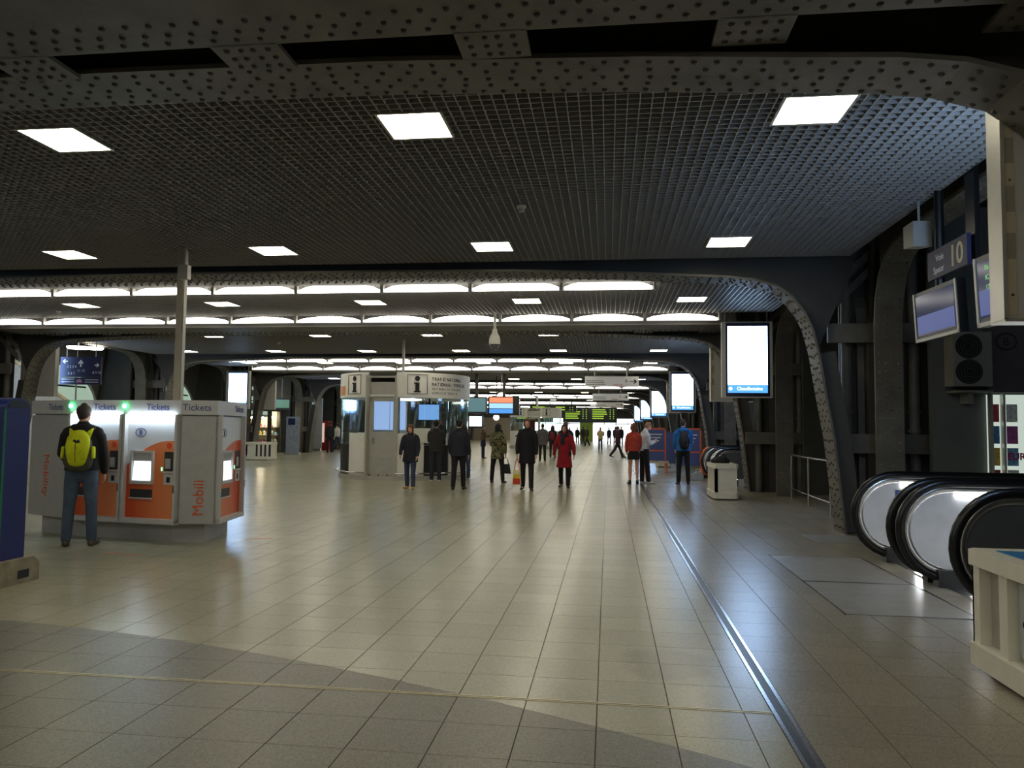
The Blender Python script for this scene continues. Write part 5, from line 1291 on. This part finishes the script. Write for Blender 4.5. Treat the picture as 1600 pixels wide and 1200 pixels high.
# two at the kiosk counter
person(-4.86, 21.25, .1, 1.72, 'person in dark green jacket and black cap standing at the kiosk counter', (42, 42, 40), (40, 44, 56), (196, 180, 180), (20, 18, 18), coat=-.1, hat=(18, 18, 22), armL=(.6, .1, .9), armR=(.5, .1, .8), wide=1.1)
person(-4.18, 22.3, .9, 1.60, 'person in dark jacket and jeans leaning at the right side of the kiosk', (26, 26, 30), (66, 82, 112), (190, 186, 186), (24, 20, 20), 'mid', coat=-.06, lean=.12, armL=(.7, .1, .8), armR=(.5, .1, .9))
# woman with camouflage coat and handbag
a, J = person(-3.12, 21.5, -.25, 1.66, 'person with black hair in camouflage coat, striding with a black handbag', camo_mat('camouflage', ((52, 50, 36), (128, 124, 88), (84, 84, 54))), (30, 28, 30), (24, 22, 22), (16, 14, 16), 'mid', coat=-.24, la=(.06, .02), ra=(-.05, .04), lsp=.14, armL=(.3, .15, .8), armR=(-.05, .2, .2), wide=1.1, fine=True)
hb = hand_pt(a, J, 'r')
o = empty('handbag', (hb.x, hb.y, hb.z-.45), 'black handbag carried by the person in the camouflage coat', 'handbag')
MB().prism([(hb.x-.15, hb.y-.05, hb.z-.47), (hb.x+.15, hb.y-.05, hb.z-.47), (hb.x+.11, hb.y-.05, hb.z-.2), (hb.x-.11, hb.y-.05, hb.z-.2)], (0, .11, 0)).build('body', cloth((18, 18, 20), .5), o)
for dy in (-.04, .04): MB().tube([(hb.x-.08, hb.y+dy, hb.z-.2), (hb.x-.05, hb.y+dy*.5, hb.z-.05), (hb.x, hb.y, hb.z+.0), (hb.x+.05, hb.y+dy*.5, hb.z-.05), (hb.x+.08, hb.y+dy, hb.z-.2)], .009, 6).build('handle', cloth((18, 18, 20), .5), o, smooth=True)
# man in long black coat with a plastic bag
a, J = person(-2.02, 19.1, PI+.05, 1.78, 'person in long black coat walking towards the camera with a bright plastic bag', (18, 18, 22), (30, 30, 32), (34, 28, 26), (96, 62, 42), 'mid', coat=-.30, flare=.7, la=(.13, .04), ra=(-.13, .22), armL=(.0, .16, .2), armR=(.05, .2, .25), fine=True, wide=1.06)
hb = hand_pt(a, J, 'r')
o = empty('plastic_bag', (hb.x, hb.y, hb.z-.5), 'yellow and red plastic bag hanging from the hand of the person in black', 'plastic bag')
bw = lambda z0, z1, w0, w1, nm, c_, t=.05: MB().prism([(hb.x-w0, hb.y-t, hb.z+z0), (hb.x+w0, hb.y-t, hb.z+z0), (hb.x+w1, hb.y-t, hb.z+z1), (hb.x-w1, hb.y-t, hb.z+z1)], (0, 2*t, 0)).build(nm, cloth(c_, .4), o)
bw(-.66, -.30, .11, .085, 'pale_body', (226, 214, 170)); bw(-.64, -.50, .09, .09, 'red_print', (214, 62, 36), .054); bw(-.5, -.40, .09, .085, 'yellow_print', (226, 196, 60), .054)
for sd in (-1, 1): MB().tube([(hb.x+sd*.06, hb.y, hb.z-.31), (hb.x+sd*.045, hb.y, hb.z-.14), (hb.x, hb.y, hb.z+.01)], .011, 6).build('handle', cloth((210, 70, 80), .4), o, smooth=True)
# woman in red coat
person(-1.14, 20.15, PI-.05, 1.66, 'person in red knee-length coat with dark scarf walking towards the camera', (150, 20, 34), (22, 20, 22), (20, 18, 18), (52, 30, 24), 'long', coat=-.40, flare=1.35, scarf=(34, 34, 48), armL=(.18, .34, .25), armR=(-.1, .36, .2), la=(.14, .05), ra=(-.10, .3), head=(0, .28), fine=True)
person(-1.36, 24.7, .1, 1.76, 'person in dark jacket half hidden behind the red coat', (40, 42, 52), (30, 30, 34), (24, 24, 24), (90, 74, 60), coat=-.1, lsp=.03, wide=1.1)
# couple on the right
person(.72, 21.9, .12, 1.70, 'person in orange-red jacket and black shorts, seen from behind', (176, 62, 44), shoes=(26, 20, 22), hair=(112, 64, 44), hairstyle='mid', bare=True, skirt=((20, 18, 22), -.24), coat=0, armL=(.15, .1, .5), armR=(.2, .1, .6), fine=True, lsp=-.01)
a, J = person(1.03, 22.25, -1.15, 1.76, 'person in white jacket and black trousers looking down at a phone', (206, 210, 220), (22, 20, 24), (206, 204, 200), (150, 110, 88), 'short', coat=-.03, armL=(.12, .06, 1.75), armR=(.12, .1, 1.75), head=(0, .45), lean=.06, fine=True, lsp=.03, ra=(.1, .03))
hb = (hand_pt(a, J, 'l')+hand_pt(a, J, 'r'))/2
o = empty('phone', hb, 'small phone held by the person in the white jacket', 'phone')
MB().obox(hb+Vector((-.02, -.04, .0)), (.02, .07, 0), (.05, -.01, .1), (-.006, 0, .003)).build('case', black_p, o)
MB().obox(hb+Vector((-.028, -.036, .008)), (.018, .062, 0), (.04, -.008, .08), (-.002, 0, .001)).build('screen', emis('phone_screen', (.7, .8, 1), .6), o)
# man in blue jacket with dark backpack
a, J = person(2.14, 22.3, .05, 1.84, 'person in bright blue hooded jacket with dark backpack, seen from behind', (30, 104, 176), (22, 22, 26), (20, 20, 22), (52, 40, 34), coat=-.06, hood=(30, 104, 176), armL=(.2, .1, .5), armR=(.2, .1, .5), head=(.3, .1), fine=True, lsp=.03, wide=1.12)
backpack(a, J, 'dark grey backpack on the person in the blue jacket', (40, 42, 50), (30, 32, 38), .95)
# farther off
person(-3.12, 36.5, .1, 1.76, 'person in long grey coat seen from behind, beyond the black coat', (92, 88, 88), (30, 26, 28), (26, 24, 24), (30, 26, 24), coat=-.2, la=(.16, .05), ra=(-.16, .05), wide=1.1)
a, J = person(-2.95, 40.8, -.1, 1.70, 'person in dark coat with a red backpack, seen from behind in mid hall', (34, 30, 34), (36, 34, 40), (28, 26, 26), (60, 30, 26), 'long', coat=-.15)
backpack(a, J, 'dull red backpack worn in mid hall', (130, 42, 46), (110, 36, 40), .9, False)
person(-6.34, 38.5, -1.2, 1.66, 'person in brown patterned jacket and navy skirt standing beneath the monitors', camo_mat('brown_pattern', ((58, 46, 32), (104, 84, 52), (74, 62, 42))), (30, 34, 56), (60, 48, 36), (70, 52, 38), 'short', coat=-.02, skirt=((34, 38, 66), -.32), armL=(.5, .1, 1.2), armR=(.5, .1, 1.2))
person(-5.9, 41.0, .4, 1.72, 'person in black standing behind the patterned jacket', (26, 26, 30), (26, 26, 30), hair=(24, 22, 22))
person(-5.2, 47.5, 2.6, 1.62, 'person in dark clothes bending forward in mid hall', (40, 32, 40), (34, 30, 34), hair=(22, 20, 24), hairstyle='mid', lean=.75, armL=(.6, .1, .5), armR=(.7, .1, .5), la=(.1, .1), ra=(-.1, .15), coat=-.1)
person(.52, 42.3, -1.2, 1.76, 'person in dark red jacket striding across the hall', (62, 30, 44), (36, 34, 38), (30, 28, 30), (30, 26, 26), coat=-.1, la=(.45, .1), ra=(-.45, .25), wide=1.1)
person(-.57, 57.5, PI, 1.66, 'person in cream jacket and pink hat walking towards the camera far off', (196, 182, 140), (60, 66, 90), (40, 36, 40), (60, 40, 36), coat=-.12, hat=(190, 60, 100), armL=(.5, .2, 1.0), armR=(.5, .2, 1.0), la=(.12, .05), ra=(-.1, .15), wide=1.15)
person(-16.35, 43.4, .3, 1.78, 'person in dark jacket standing left of the kiosk by the far arch', (34, 36, 36), (30, 30, 34), hair=(40, 34, 30), coat=-.1, wide=1.1)
person(-16.45, 44.9, 1.2, 1.74, 'person in white top and jeans walking left of the kiosk', (206, 204, 200), (56, 62, 86), (40, 40, 44), (54, 42, 36), la=(.3, .1), ra=(-.3, .2), coat=-.02)
person(-5.35, 23.9, PI, 1.70, 'clerk with grey hair behind the kiosk counter', (60, 60, 72), (40, 40, 44), hair=(120, 116, 112), hairstyle='bald', armL=(.5, .1, .8), armR=(.5, .1, .8), z=.12)
crowd = [(-3.9, 78, .2, (40, 34, 44), 'plum jacket', 0), (-3.2, 80, 0, (26, 26, 30), 'black coat', 1), (-2.5, 77, .3, (34, 32, 32), 'charcoal jacket', 0), (-1.9, 70, 2.2, (60, 66, 40), 'olive jacket', 2), (-.9, 86, 0, (120, 36, 40), 'red jacket', 0), (.1, 80, .3, (28, 34, 60), 'navy jacket', 1), (.7, 77, -.3, (30, 38, 70), 'blue-black coat', 0), (1.25, 74, 0, (24, 26, 36), 'dark parka', 1), (-2.9, 88, PI, (44, 40, 40), 'brown-grey coat', 0)]
for i, (x, y, f, c, nm, st_) in enumerate(crowd):
    person(x, y, f, 1.66+.05*(i % 4), 'distant person in %s in the crowd before the far doors, %s of nine' % (nm, ordn[i+1]), c, [(34, 34, 40), (26, 26, 30), (50, 54, 50)][i % 3], group='crowd before the far doors', coat=[-.05, -.3, -.1][st_], **([dict(), dict(la=(.1, .05), ra=(-.1, .05)), WK][st_]))

# ================================================================ finish: lettering and remeshed bodies become plain meshes
tmp = []
for name, cu, X, m, parent in TEXTS:
    o = bpy.data.objects.new(name, cu); col.objects.link(o); tmp.append(o)
bpy.context.view_layer.update()
dg = bpy.context.evaluated_depsgraph_get()
for (name, cu, X, m, parent), o in zip(TEXTS, tmp):
    me = bpy.data.meshes.new_from_object(o.evaluated_get(dg)); me.materials.clear(); me.materials.append(m)
    bpy.data.objects.remove(o)
    n = bpy.data.objects.new(name, me); col.objects.link(n)
    n.parent = parent; n.matrix_parent_inverse = parent_inv(parent); n.matrix_basis = X
for o in REMESH:
    me = bpy.data.meshes.new_from_object(o.evaluated_get(dg))
    o.modifiers.clear(); old = o.data; o.data = me
    for c in [c for c in bpy.data.objects if c.data == old and c is not o]: c.data = me
for cu in [c for c in bpy.data.curves if c.users == 0]: bpy.data.curves.remove(cu)
